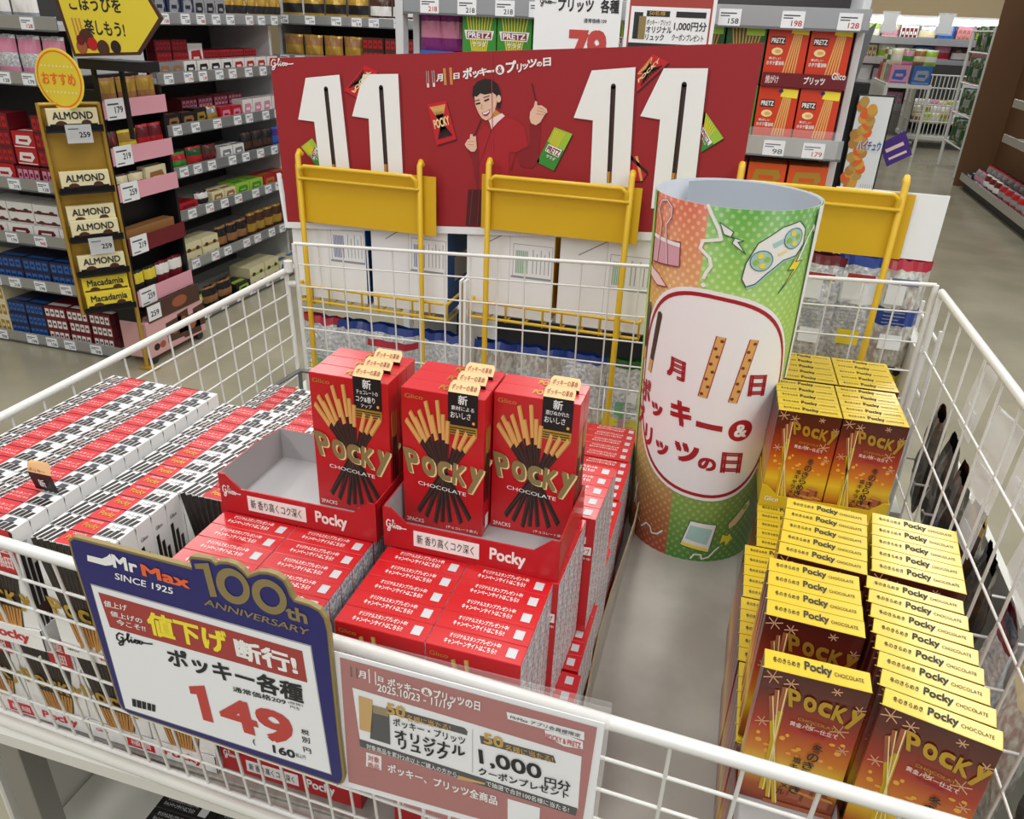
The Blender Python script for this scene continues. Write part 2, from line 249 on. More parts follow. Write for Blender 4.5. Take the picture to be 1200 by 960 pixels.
K={'ban_t': [('Glico',[(-5.7,269.1),(39.8,274.2),(-2.8,287.2)]),('月',[(308.8,267.0),(320.3,268.7),(308.9,278.5)]),('日',[(339.3,272.5),(349.9,274.0),(339.3,281.9)]),('ポ',[(355.7,273.3),(371.9,275.6),(355.5,290.7)]),('ッ',[(373.1,276.0),(384.3,277.6),(372.9,286.9)]),('キ',[(384.2,279.9),(397.8,281.8),(384.0,291.8)]),('ー',[(397.7,285.6),(409.9,287.3),(397.6,289.2)]),('プ',[(430.2,286.6),(447.5,289.1),(429.5,304.7)]),('リ',[(448.7,288.7),(457.1,289.9),(448.2,301.4)]),('ッ',[(458.1,293.4),(467.7,294.8),(457.8,301.9)]),('ツ',[(466.4,296.4),(481.8,298.5),(465.8,309.0)]),('の',[(481.7,298.9),(490.4,300.1),(481.3,306.2)]),('日',[(492.3,299.8),(505.2,301.6),(491.6,312.3)])],'ban_amp': [(419.8,291.4),5],'ban_sticks': [[(292.3,283.1),(293.8,257.3),0],[(302.5,284.3),(304.4,259.0),0],[(322.9,288.6),(324.9,262.8),1],[(333.7,290.3),(335.8,264.1),1]],'ban_out': [(-6.0,288.5),(827.7,349.2),(826,128),(700,54),(0,0)],'num': [[(63.2,259.9),(129.2,268.6),(140.4,87.9),(79.7,84.2),(73.8,187.8),(41.9,189.3)],[(174.4,271.6),(239.7,275.7),(244.3,95.5),(182.1,91.6),(181.4,200.1),(149.4,202.2)],[(572.1,298.2),(640.9,306.5),(649.9,120.1),(584.5,115.6),(580.3,224.1),(548.2,225.9)],[(684.6,307.1),(751.5,310.5),(756.9,96.7),(690.0,93.0),(688.1,232.6),(656.2,235.6)]],'numstick': [[(101.6,244.3),(108.8,99.0)],[(207.2,252.4),(212.2,107.8)],[(608.8,277.1),(616.0,128.2)],[(718.8,285.8),(721.3,134.8)]],'pack_r': [[(164.2,231.3),(201.9,277.1),(178.4,286.6),(135.4,243.4)],[(292.0,230.8),(326.1,238.4),(344.9,177.7),(308.7,165.1)],[(640.8,295.0),(665.2,326.6),(691.4,315.9),(646.2,270.5)],[(645.7,173.1),(656.8,174.0),(677.8,148.7),(669.5,135.7),(649.8,134.0)]],'pack_g': [[(42.6,142.1),(66.7,158.7),(85.4,133.4),(79.5,102.6)],[(517.0,209.1),(547.9,200.6),(520.0,139.5),(489.4,151.0)],[(755.3,249.6),(789.8,211.6),(758.8,188.6),(751.2,204.9)]],'w_hair': [(373.0,249.7),(374.6,263.0),(381.9,271.7),(394.2,276.5),(406.6,275.7),(416.6,269.7),(421.8,259.1),(423.8,243.9),(422.2,231.6),(417.7,232.4),(413.5,249.9),(407.1,255.0),(394.8,252.1),(387.2,253.8),(381.1,247.9),(376.2,243.2)],'w_face': [(376.8,247.7),(382.2,254.2),(394.7,256.5),(407.1,257.2),(414.6,252.1),(416.5,241.2),(412.9,227.6),(405.7,215.9),(398.2,211.6),(390.6,214.9),(384.1,223.5),(378.8,234.4)],'w_neck': [(400.7,213.3),(414.1,229.9),(424.2,223.9),(408.6,202.5)],'w_collar': [(403.3,212.4),(418.1,221.2),(425.4,225.1),(431.0,221.0),(418.4,210.0),(408.2,198.4)],'w_body': [(408.2,198.4),(418.4,210.0),(431.0,221.0),(453.1,214.6),(465.9,204.2),(473.5,175.2),(452.7,164.4),(440.2,163.4),(444.7,42.8),(391.8,37.4),(386.6,161.6),(383.5,189.3),(395.9,203.9)],'w_slv': [(474.2,211.6),(492.8,216.2),(493.9,151.4),(481.5,139.8),(461.3,141.7),(452.7,164.4),(473.5,175.2),(476.9,182.3)],'w_arm': [(364.6,164.6),(385.2,166.2),(391.3,123.9),(388.4,69.8),(373.9,146.4)],'w_skirt': [(367.8,94.6),(447.6,101.8),(450.2,36.8),(363.8,30.9)],'w_handl': [(360.6,170.2),(365.7,178.7),(369.5,180.2),(370.2,187.2),(373.8,188.6),(375.9,184.1),(380.5,185.6),(381.1,178.7),(382.6,166.0),(378.9,159.8),(372.4,159.3),(364.6,164.6)],'w_handr': [(473.7,220.5),(474.5,230.5),(480.1,238.6),(482.1,247.9),(485.3,246.5),(486.1,241.1),(493.3,241.6),(502.0,236.7),(504.0,231.3),(500.1,228.8),(492.4,215.0),(485.3,210.1),(476.6,212.8)],'w_fing': [[(487.4,237.9),(498.5,235.3)],[(486.0,233.4),(501.2,230.7)],[(484.8,227.8),(497.7,227.6)],[(367.0,175.3),(378.6,176.2)],[(365.8,170.6),(377.4,170.7)]],'w_sticks': [[(389.4,212.6),(378.4,186.2)],[(474.7,274.0),(483.3,247.9)]],'w_eyes': [[(379.6,236.3),(387.6,238.8)],[(394.5,242.1),(402.9,245.9)]],'w_brow': [[(378.0,241.1),(386.5,243.8)],[(392.9,247.3),(403.5,251.0)]],'w_nose': [(390.6,237.4),(389.3,230.2),(392.8,229.5)],'w_mouth': [(389.9,223.5),(397.9,225.5),(405.3,230.5),(404.2,223.7),(400.1,218.9),(394.3,218.6)],'w_teeth': [(391.7,223.3),(397.9,224.7),(404.1,228.6),(402.9,225.2),(398.0,221.7),(393.5,221.4)],'w_fold': [(405.1,318.3),(416.8,39.4)],'sg_out': [(3.6,1.7),(-2.4,-3.0),(-2.8,-16.9),(5.2,-171.3),(7.7,-179.7),(14.8,-183.4),(213.4,-194.4),(218.3,-190.4),(220.4,-181.5),(219.1,-133.4),(217.9,-29.8),(216.1,-18.5),(211.9,-11.9),(203.4,-8.8),(191.9,-8.1),(190.5,-4.9),(188.9,1.1),(185.6,7.9),(179.2,11.2),(172.4,11.7),(165.4,10.2),(159.2,6.6),(155.4,3.7),(152.4,8.1),(147.1,11.8),(140.3,12.6),(133.0,11.0),(129.6,8.3),(126.0,11.5),(120.0,11.0),(108.9,9.5),(106.6,6.6),(108.4,-0.7)],'sg_paper': [(10.0,-42.7),(201.3,-48.7),(208.2,-182.3),(13.0,-175.8)],'sg_band': [(15.2,-48.2),(194.4,-54.9),(195.9,-86.1),(18.4,-83.2)],'sg_bar': [(13.2,-12.8),(26.9,-12.9),(32.4,-9.4),(35.8,-6.0),(37.6,-15.3),(33.5,-17.6),(28.7,-19.1),(12.2,-18.7)],'sg_one': [(111.6,4.0),(124.2,7.9),(127.0,-22.5),(121.0,-24.1),(118.9,1.0),(112.1,-0.4)],'sg_rings': [[[(156.3,-8.2),(156.1,-10.7),(155.5,-13.3),(154.6,-15.7),(153.4,-18.0),(151.9,-20.0),(150.2,-21.8),(148.3,-23.2),(146.2,-24.3),(144.0,-25.0),(141.8,-25.2),(139.6,-25.1),(137.4,-24.6),(135.4,-23.6),(133.5,-22.3),(131.9,-20.6),(130.5,-18.6),(129.4,-16.4),(128.7,-14.0),(128.3,-11.5),(128.2,-8.9),(128.5,-6.3),(129.1,-3.7),(130.1,-1.3),(131.3,0.9),(132.8,2.8),(134.6,4.5),(136.5,5.9),(138.5,6.9),(140.7,7.5),(142.8,7.8),(145.0,7.6),(147.1,7.0),(149.1,6.1),(150.9,4.8),(152.5,3.2),(153.8,1.3),(154.9,-0.8),(155.7,-3.1),(156.2,-5.6)],[(151.0,-8.1),(150.9,-9.6),(150.5,-11.0),(150.0,-12.4),(149.4,-13.7),(148.5,-14.9),(147.6,-15.9),(146.5,-16.7),(145.3,-17.3),(144.1,-17.7),(142.9,-17.9),(141.7,-17.8),(140.5,-17.5),(139.3,-16.9),(138.3,-16.2),(137.4,-15.2),(136.6,-14.1),(136.0,-12.8),(135.6,-11.4),(135.4,-10.0),(135.3,-8.5),(135.5,-7.0),(135.8,-5.5),(136.3,-4.2),(137.0,-2.9),(137.9,-1.7),(138.8,-0.8),(139.9,0.0),(141.1,0.6),(142.3,1.0),(143.5,1.1),(144.7,1.0),(145.9,0.7),(147.0,0.2),(148.0,-0.6),(148.9,-1.5),(149.7,-2.6),(150.3,-3.8),(150.7,-5.2),(150.9,-6.6)]],[[(186.1,-9.8),(185.9,-12.3),(185.4,-14.7),(184.5,-17.1),(183.4,-19.3),(182.0,-21.2),(180.3,-22.9),(178.4,-24.3),(176.3,-25.4),(174.1,-26.1),(171.9,-26.3),(169.6,-26.2),(167.4,-25.7),(165.3,-24.8),(163.4,-23.5),(161.7,-21.9),(160.3,-20.0),(159.2,-17.8),(158.3,-15.5),(157.9,-13.1),(157.7,-10.6),(158.0,-8.0),(158.5,-5.6),(159.4,-3.3),(160.6,-1.1),(162.1,0.8),(163.8,2.4),(165.7,3.7),(167.8,4.7),(169.9,5.3),(172.1,5.6),(174.3,5.4),(176.4,4.9),(178.4,4.0),(180.3,2.8),(182.0,1.2),(183.4,-0.6),(184.5,-2.7),(185.4,-5.0),(185.9,-7.3)],[(180.6,-9.8),(180.5,-11.3),(180.2,-12.7),(179.7,-14.0),(179.0,-15.3),(178.2,-16.4),(177.2,-17.4),(176.1,-18.1),(174.9,-18.7),(173.7,-19.1),(172.4,-19.3),(171.1,-19.2),(169.9,-18.9),(168.7,-18.4),(167.6,-17.6),(166.6,-16.7),(165.8,-15.6),(165.1,-14.4),(164.7,-13.1),(164.4,-11.7),(164.3,-10.3),(164.4,-8.8),(164.7,-7.4),(165.3,-6.1),(165.9,-4.9),(166.8,-3.7),(167.8,-2.8),(168.9,-2.0),(170.0,-1.5),(171.3,-1.1),(172.5,-1.0),(173.8,-1.1),(175.0,-1.4),(176.2,-1.9),(177.3,-2.6),(178.2,-3.5),(179.0,-4.5),(179.7,-5.7),(180.2,-7.0),(180.5,-8.4)]]],'sg_t': [('Mr',[(36.4,-18.4),(58.7,-19.1),(37.0,-5.7)],'white',1),('Max',[(62.4,-19.8),(104.1,-21.7),(62.4,-8.5)],'orange',1),('SINCE 1925',[(35.3,-30.1),(87.2,-31.1),(36.5,-23.6)],'white',0.5),('th',[(184.3,-26.9),(201.5,-27.7),(183.9,-13.8)],'gold',1),('ANNIVERSARY',[(114.0,-33.6),(200.6,-38.3),(116.0,-27.2)],'gold',0.5),('値上げ',[(18.1,-61.5),(40.2,-60.5),(18.9,-54.8)],'white',0.5),('値上げの',[(22.2,-70.2),(52.5,-69.7),(22.8,-64.3)],'white',0.5),('今こそ!!',[(26.5,-78.1),(53.9,-77.6),(27.1,-71.7)],'white',0.5),('値下げ',[(57.5,-78.8),(129.6,-79.1),(57.6,-54.4)],'yellow',1.2),('断行!',[(136.3,-79.7),(189.1,-81.3),(135.4,-59.2)],'white',1.2),('Glico',[(21.4,-100.8),(57.1,-95.1),(23.0,-86.7)],'ink',0.3),('ポッキー各種',[(69.5,-107.7),(190.8,-110.1),(70.1,-87.5)],'ink',1),('通常価格209',[(127.4,-117.7),(174.8,-116.5),(127.5,-111.8)],'ink',0.5),('(税抜)',[(176.9,-114.4),(189.8,-113.9),(176.9,-111.2)],'ink',0),('円を',[(178.5,-118.7),(187.0,-118.6),(178.4,-115.3)],'ink',0),('49',[(112.1,-162.2),(180.0,-163.8),(108.8,-125.4)],'signred',1),('160',[(156.9,-176.6),(177.3,-176.2),(156.9,-167.2)],'ink',1),('税込円',[(177.9,-173.9),(186.8,-173.7),(178.0,-168.7)],'ink',0),('税',[(185.4,-144.6),(192.5,-144.1),(185.5,-138.7)],'ink',0.5),('別',[(185.4,-153.7),(192.5,-153.1),(185.3,-147.1)],'ink',0.5),('円',[(186.0,-164.7),(192.8,-164.8),(185.4,-158.8)],'ink',0.5),('(',[(138.5,-174.1),(140.9,-174.2),(138.6,-166.8)],'ink',0.5)],'sg_1': [(85.0,-126.2),(100.5,-120.3),(102.9,-161.4),(93.0,-161.6),(91.3,-133.0),(85.3,-134.2)],'sg_bc': [(22.3,-160.6),(47.0,-160.2),(45.2,-169.2),(21.1,-170.5)],'cp_card': [(-2.9,-1.3),(205.8,-4.4),(205,-144),(0,-148)],'cp_red': [(8.2,-5.3),(201.0,-9.1),(198,-137),(7,-141)],'cp_white': [(16.9,-32.7),(192.8,-40.5),(194.3,-95.1),(20.2,-86.4)],'cp_strip': [(19.6,-85.8),(193.8,-94.2),(193.3,-102.9),(20.0,-94.1)],'cp_pill1': [(44.1,-42.4),(105.9,-42.9),(108.5,-45.9),(108.0,-50.0),(45.3,-49.1)],'cp_pill2': [(117.7,-46.5),(173.0,-46.8),(175.3,-53.7),(118.9,-54.5)],'cp_bag': [[(21.8,-38.7),(33.2,-39.5),(31.5,-75.2),(20.8,-74.9)],[(33.0,-44.9),(46.5,-45.0),(46.2,-82.4),(29.1,-81.7)],[(33.6,-44.7),(46.1,-44.6),(45.8,-52.4),(33.2,-52.8)]],'cp_div': [(112.2,-41.9),(112.9,-87.7)],'cp_gold': [(101.3,-95.0),(123.3,-95.1),(122.8,-97.0),(100.9,-99.5)],'cp_sq': [(25.0,-98.9),(38.0,-98.8),(37.3,-115.0),(24.1,-115.2)],'cp_qr': [(141.1,-105.5),(166.3,-105.5),(167.0,-133.1),(142.1,-133.5)],'cp_tp': [(137.0,-16.0),(192.7,-16.0),(193.3,-23.8),(138.1,-22.6)],'cp_ov': [(165.2,-24.0),(178.8,-22.8),(192.5,-25.3),(193.1,-32.7),(179.6,-34.5),(166.4,-29.9)],'cp_sticks': [[(17.1,-11.3),(16.9,-21.6)],[(21.7,-11.1),(21.5,-21.4)],[(31.6,-9.2),(31.5,-23.2)],[(36.6,-10.1),(36.6,-23.3)]],'cp_c': (76.8,-17.0),'cp_t': [('月',[(22.9,-19.1),(29.1,-19.2),(23.3,-11.9)],'white',1),('日',[(38.9,-17.7),(43.0,-18.2),(39.2,-12.6)],'white',1),('ポッキー',[(46.4,-20.1),(71.4,-20.6),(46.7,-11.9)],'white',1),('プリッツの日',[(82.3,-20.7),(117.6,-21.3),(82.4,-11.4)],'white',1),('2025.10/23 - 11/19',[(37.9,-28.3),(96.0,-27.8),(38.2,-20.5)],'white',0.5),('50',[(44.6,-49.3),(59.7,-49.4),(44.7,-37.4)],'cgold',1),('名様に当たる!',[(60.7,-51.1),(95.5,-49.8),(60.5,-44.1)],'cgold',0.5),('ポッキー・プリッツ',[(49.5,-60.0),(107.1,-60.2),(49.3,-51.4)],'ink',0.6),('オリジナル',[(50.3,-73.9),(107.2,-72.7),(50.0,-63.0)],'ink',1),('リュック',[(53.1,-84.0),(93.5,-82.1),(52.9,-71.6)],'ink',1),('50',[(121.2,-52.3),(136.3,-52.7),(120.5,-41.5)],'cgold',1),('名様に当たる!',[(137.9,-54.3),(173.5,-53.9),(137.1,-47.2)],'cgold',0.5),('1,000',[(118.7,-77.0),(166.3,-76.1),(117.0,-60.0)],'ink',0.7),('円分',[(168.4,-80.0),(187.7,-78.4),(167.8,-69.5)],'ink',0.7),('クーポンプレゼント',[(117.9,-87.1),(187.0,-86.5),(117.4,-78.9)],'ink',0.8),('対象商品を累計2点以上ご購入の方から',[(25.7,-93.7),(100.3,-97.4),(26.0,-87.9)],'white',0),('で抽選で合計100名様に当たる!',[(124.2,-97.0),(188.0,-100.6),(124.0,-91.4)],'white',0),('対象',[(26.3,-107.0),(36.1,-107.0),(26.6,-100.2)],'signred',0.3),('商品',[(25.9,-115.1),(35.8,-114.8),(26.2,-108.5)],'signred',0.3),('ポッキー、プリッツ全商品',[(43.3,-113.6),(133.4,-115.6),(43.2,-103.4)],'white',0.8),('MrMax アプリ会員様限定',[(140.0,-21.0),(190.5,-21.8),(140.2,-17.1)],'ink',0.3),('POCKY & PRETZ',[(166.9,-31.5),(191.6,-32.0),(166.6,-26.0)],'signred',0.6)]}
# ------------------------------------------------------------------ room shell
fb = MB(); fb.add([(-6, -2.5, -.88), (7, -2.5, -.88), (7, 15, -.88), (-6, 15, -.88)], [(0, 1, 2, 3)], 'floorm'); struct(fb.build('floor'))
wb = MB(); wb.box(-6, 7, 14.6, 14.7, -.88, 2.0, 'beige'); struct(wb.build('wall_back'))
wb = MB(); wb.box(-6.1, -6, -2.5, 14.7, -.88, 2.0, 'beige'); struct(wb.build('wall_left'))
# ------------------------------------------------------------------ the wire display wagon
WAG = empty('display_wagon', (0, 0, -.88), 'white wire basket sales wagon holding all the snack cartons', 'display wagon')
def wag(mb, name):
    o = mb.build(name, WAG); o.location = (0, 0, .88); return o
def lerp(a, b, t): return tuple(a[i] + (b[i] - a[i]) * t for i in range(3))
def net(name, A, Bp, C, D, nu, zs, r=.0017, rail=.0055, half=None, mat='wire', postr=.0045):
    """wire net: A-B top rail, D-C bottom; nu vertical wires, zs fractions of horizontals"""
    m = MB()
    m.sweep([A, Bp], rail, mat, 8); m.sweep([D, C], .0035, mat)
    m.sweep([A, D], postr, mat, 8); m.sweep([Bp, C], postr, mat, 8)
    for i in range(1, nu):
        t = i / nu; m.sweep([lerp(A, Bp, t), lerp(D, C, t)], r, mat, 6)
    if half:
        for i in range(nu):
            t = (i + .5) / nu; a = lerp(A, Bp, t); d = lerp(D, C, t); m.sweep([lerp(a, d, half), d], r * .9, mat, 5)
    for z in zs: m.sweep([lerp(A, D, z), lerp(Bp, C, z)], r, mat, 6)
    return wag(m, name)
def fy(x): return -.002 - .039 * (x + .335)
XL, XR = -.523, .573
net('front_net', (XL, fy(XL), .0), (XR, fy(XR), -.012), (XR, fy(XR) + .028, -.29), (XL, fy(XL) + .028, -.29), 22, [.15, .29, .43, .57, .71, .86], half=.55)
net('left_net', (XL, fy(XL), .0), (XL, .806, .005), (XL + .01, .806, -.29), (XL + .01, fy(XL) + .028, -.29), 17, [.15, .29, .43, .57, .71, .86], r=.0016)
net('right_net', (.585, fy(.58), .105), (.568, .815, .1), (.568, .815, -.29), (.585, fy(.58) + .028, -.29), 13, [.24, .49, .74], r=.0017)
net('back_net', (-.505, .812, .056), (.56, .822, .108), (.56, .822, -.29), (-.498, .812, -.29), 22, [.11, .23, .35, .47, .59, .71, .85], r=.0015, rail=.0032)
m = MB()
for z in (.012, -.02): m.sweep([(-.52, .806, z), (-.508, .812, z)], .006, 'wire', 8)
m.disc((-.513, .8, .016), .008, 'wire', 10, 'z', .02)
wag(m, 'corner_hook')
m = MB(); m.box(XL - .004, XR + .006, .03, .83, -.297, -.2915, 'boardtop', bev=.001); wag(m, 'base_board')
m = MB(); m.box(XL - .012, XR + .012, fy(0) + .026, .84, -.321, -.2975, 'apron', bev=.003)
m.sweep([(XL, fy(XL) + .02, -.294), (XR, fy(XR) + .02, -.294)], .006, 'apron', 8); wag(m, 'base_frame')
for x in (-.468, .54):
    for y in (.03, .78):
        m = MB(); m.box(x - .016, x + .016, y, y + .03, -.82, -.322, 'leg', bev=.001); wag(m, 'leg')
        m = MB(); m.disc((x, y + .015, -.85), .03, 'wheel', 16, 'x', .022); m.box(x - .016, x + .016, y - .004, y + .034, -.835, -.818, 'leg'); wag(m, 'caster')
m = MB(); m.box(XL, XR, .02, .82, -.6, -.585, 'apron', bev=.002); wag(m, 'lower_shelf')
m = MB(); m.box(XL - .012, XL - .004, .045, .82, -.82, -.335, 'apron', bev=.002); wag(m, 'side_panel')
m = MB(); m.box(XL, XR, .82, .828, -.82, -.335, 'apron', bev=.002); wag(m, 'rear_panel')
m = MB(); m.sweep([(-.512, .66, -.185), (-.5, .785, -.185), (-.45, .80, -.19), (.0, .803, -.19)], .004, 'wiregrey', 6)
m.sweep([(-.5, .785, -.185), (-.5, .785, -.285)], .004, 'wiregrey', 6); wag(m, 'divider_rod')
# grey cardboard liner under the cartons
m = MB(); n = 10
for i in range(n):
    y0, y1 = .04 + .73 * i / n, .04 + .73 * (i + 1) / n
    m.add([(.175, y0, -.289), (.345, y0, -.289), (.345, y1, -.289), (.175, y1, -.289)], [(0, 1, 2, 3)], 'boardtop')
    b0, b1 = .012 * math.sin(i * 1.1), .012 * math.sin((i + 1) * 1.1)
    m.add([(.1795, y0, -.289), (.1795, y1, -.289), (.181 + b1 * .4, y1, -.235 + b1), (.181 + b0 * .4, y0, -.235 + b0)], [(0, 1, 2, 3)], 'boardtop')
    m.add([(.181 + b0 * .4, y0, -.235 + b0), (.181 + b1 * .4, y1, -.235 + b1), (.183 + b1 * .4, y1, -.235 + b1), (.183 + b0 * .4, y0, -.235 + b0)], [(0, 1, 2, 3)], 'kraft')
    m.add([(.1835, y0, -.289), (.1835, y1, -.289), (.183 + b1 * .4, y1, -.235 + b1), (.183 + b0 * .4, y0, -.235 + b0)], [(3, 2, 1, 0)], 'boardtop')
lo = m.build('cardboard_liner'); tag(lo, 'grey cardboard liner lying in the empty channel beside the paper roll', 'cardboard')
# ------------------------------------------------------------------ snack cartons
W, D, H = .078, .0205, .143
def faces_of(mb, w=W, d=D, h=H):
    return (Art(mb, lambda u, v, n: (u * w, -n, v * h)), Art(mb, lambda u, v, n: (u * w, v * d, h + n)),
            Art(mb, lambda u, v, n: (w + n, u * d, v * h)), Art(mb, lambda u, v, n: (-n, d - u * d, v * h)))
STK = [(.06, .78, .86, .10), (.11, .84, .79, .12), (.17, .80, .72, .09), (.22, .86, .66, .07), (.30, .93, .6, .08), (.37, .84, .55, .05), (.44, .95, .5, .07), (.51, .86, .44, .06), (.57, .82, .39, .1), (.70, .77, .32, .1), (.80, .76, .26, .08), (.90, .75, .2, .1)]
BOT = [(.19, .11), (.29, .08), (.41, .045), (.5, .06), (.6, .07), (.74, .08), (.85, .12)]
def bundle(a, k=1.0):
    for i, (x0, y0, x1, y1) in enumerate(STK):
        xm, ym = .53 + (x0 - .5) * .26, .5
        a.line((x0, y0), (xm, ym), .045, 'choc', 2)
        xt, yt = x0 + (xm - x0) * .5, y0 + (ym - y0) * .5
        a.line((x0, y0), (xt, yt), .05, 'tand', 3); a.line((x0 - .006, y0), (xt - .006, yt), .034, 'tan', 4)
        a.line((xt + .012, yt), (xm + .012, ym), .007, 'chochi', 3)
    for i, (x1, y1) in enumerate(BOT):
        xm = .60 - .026 * i; a.line((xm, .54), (x1, y1), .052, 'choc', 2); a.line((xm - .012, .5), (x1 - .014, y1 + .006), .011, 'chochi', 3)
def logo(a, u0, u1, v0, v1, mat, edge, lay=5, drop=.05):
    n = 5; w = (u1 - u0) / n
    hs = (1.0, .8, .78, .86, 1.0); bs = (0, .0, -.06, -.16, -.42)
    for i, ch in enumerate('POCKY'):
        ch = 'Pocky'[i] if i in (1, 2, 4) else ch
        hh = (v1 - v0) * hs[i] * (1.1 if i == 4 else 1); b = v0 + (v1 - v0) * (bs[i] + .15)
        sh = (-.18, -.06, 0, .05, .12)[i] * w * 2
        for (dx, dy, mt, l) in (((.018, -.008, edge, lay), (0, 0, mat, lay + 1)) if edge else ((0, 0, mat, lay + 1),)):
            x0 = u0 + i * w + w * .04 + dx; x1 = u0 + (i + 1) * w - w * .04 + dx
            a.tfit(ch, (x0, b + dy), (x1, b + dy - .01), (x0 + sh, b + hh + dy), mt, 1.6, l)
def red_carton(kind):
    m = MB()
    side = {'+x': 'infoside', '-x': 'infoside'} if kind == 'campaign' else {}
    m.box(0, W, 0, D, 0, H, 'red', side, bev=.0005)
    f, t, r, l = faces_of(m)
    bundle(f)
    if kind == 'campaign':
        f.poly([(.62, .78), (.9, .79), (.9, .85), (.62, .84)], 'white', 6); f.poly([(.72, .69), (.98, .70), (.98, .77), (.72, .76)], 'white', 6)
        f.tbox('オリジナル', .64, .795, .88, .835, 'redart', .8, 7); f.tbox('スタンプ', .74, .705, .96, .755, 'redart', .8, 7)
        f.tbox('プレゼント中', .66, .655, .98, .68, 'white', .5, 7)
        t.tbox('オリジナルスタンププレゼント中!', .2, .56, .74, .82, 'white', .6, 3); t.tbox('キャンペーンサイトはこちら!!', .17, .2, .72, .48, 'white', .6, 3)
        t.rect(.82, .24, .92, .74, 'sideg', 2)
        f.tbox('Glico', .05, .93, .25, .96, 'tand', .3, 3)
    else:
        logo(f, .07, .98, .38, .56, 'gold', 'goldedge')
        f.tbox('CHOCOLATE', .2, .325, .8, .352, 'white', .3, 7, -.025); f.tbox('2PACKS', .04, .025, .26, .055, 'white', .4, 3); f.tbox('(チョコレート菓子)', .55, .02, .95, .045, 'white', .3, 3)
        f.tbox('Glico', .05, .935, .27, .965, 'tand', .3, 3)
        t.tbox('POCKY', .42, .3, .72, .75, 'goldfoil', 1, 3); f.path([(.66, .8), (.8, .735), (.97, .75)], .004, 'redlip', 2)
        for k in (.25, .5, .75): r.line((k, .78), (k * .6 + .2, .45), .14, 'tand', 2); r.line((k * .6 + .2, .6), (k, .25), .14, 'choc', 3)
        r.rect(.35, .04, .75, .14, 'white', 3)
    return m.mesh('snack_carton')
def slim_carton(kind):
    m = MB(); m.box(0, W, 0, D, 0, H, 'wbox', {'-x': 'sideg'}, bev=.0005)
    f, t, r, l = faces_of(m)
    for i in range(11):
        u = .04 + i * .093; um = .30 + i * .042
        f.line((u, .995), (um, .16), .088, 'stickblack', 2 + .05 * i, .04)
        f.line((um + (u - um) * .2, .33), (um - (u - um) * .12, .11 + .02 * (i % 3)), .034, 'tand', 3 + .05 * i)
        f.line((u + .03, .97), (um + .012, .42), .010, 'chochi', 3.6)
    f.rect(.6, .64, .97, .999, 'redart', 4.2); f.tbox('極', .68, .80, .88, .90, 'pinkw', 1, 5); f.tbox('細', .69, .68, .89, .78, 'pinkw', 1, 5)
    logo(f, .04, .97, .36, .5, 'goldfoil', None)
    f.tbox('Glico', .08, .06, .26, .1, 'ink', .2, 3); f.tbox('極細', .55, .04, .9, .1, 'redart', .8, 3)
    t.rect(.32, .0, .67, 1, 'redart', 1)
    for i in range(4):
        t.poly([(.015 + i * .075, .0), (.072 + i * .075, .0), (.115 + i * .075, .92 - .16 * (i % 2)), (.062 + i * .075, .96 - .16 * (i % 2))], 'stickblack', 1)
        t.poly([(.675 + i * .075, .0), (.737 + i * .075, .0), (.765 + i * .075, .56 - .1 * (i % 2)), (.705 + i * .075, .56 - .1 * (i % 2))], 'stickblack', 1)
    t.rect(.0, .94, 1, 1, 'line', 1)
    if kind == 'campaign':
        t.tbox('オリジナルスタンプ', .06, .45, .62, .62, 'pinkw', .6, 3); t.tbox('キャンペーンサイトはこちら', .1, .2, .64, .36, 'pinkw', .6, 3); t.rect(.76, .5, .88, .86, 'tagink', 2)
        f.poly([(.02, .86), (.5, .86), (.5, .93), (.02, .93)], 'white', 6); f.tbox('オリジナル', .06, .875, .46, .915, 'redart', .6, 7)
        f.poly([(.25, .77), (.75, .77), (.75, .84), (.25, .84)], 'white', 6); f.tbox('スタンプ', .3, .785, .7, .825, 'redart', .6, 7)
    else:
        t.tbox('Pocky', .4, .2, .62, .6, 'goldfoil', 1, 3); t.tbox('CHOCOLATE', .42, .7, .6, .84, 'pinkw', .3, 3); t.tbox('ポッキー極細', .74, .55, .94, .8, 'tagink', .5, 3)
    for i in range(3):
        r.line((.2 + .28 * i, .1), (.18 + .28 * i, .82 - .07 * i), .2, 'stickblack', 2); r.line((.22 + .28 * i, .12), (.2 + .28 * i, .8 - .07 * i), .03, 'chochi', 3)
    r.tbox('Glico', .15, .86, .6, .89, 'tagink', .2, 2); r.poly([(.1, .3), (.5, .25), (.9, .3), (.8, .36), (.2, .36)], 'g_brown', 3)
    return m.mesh('snack_carton')
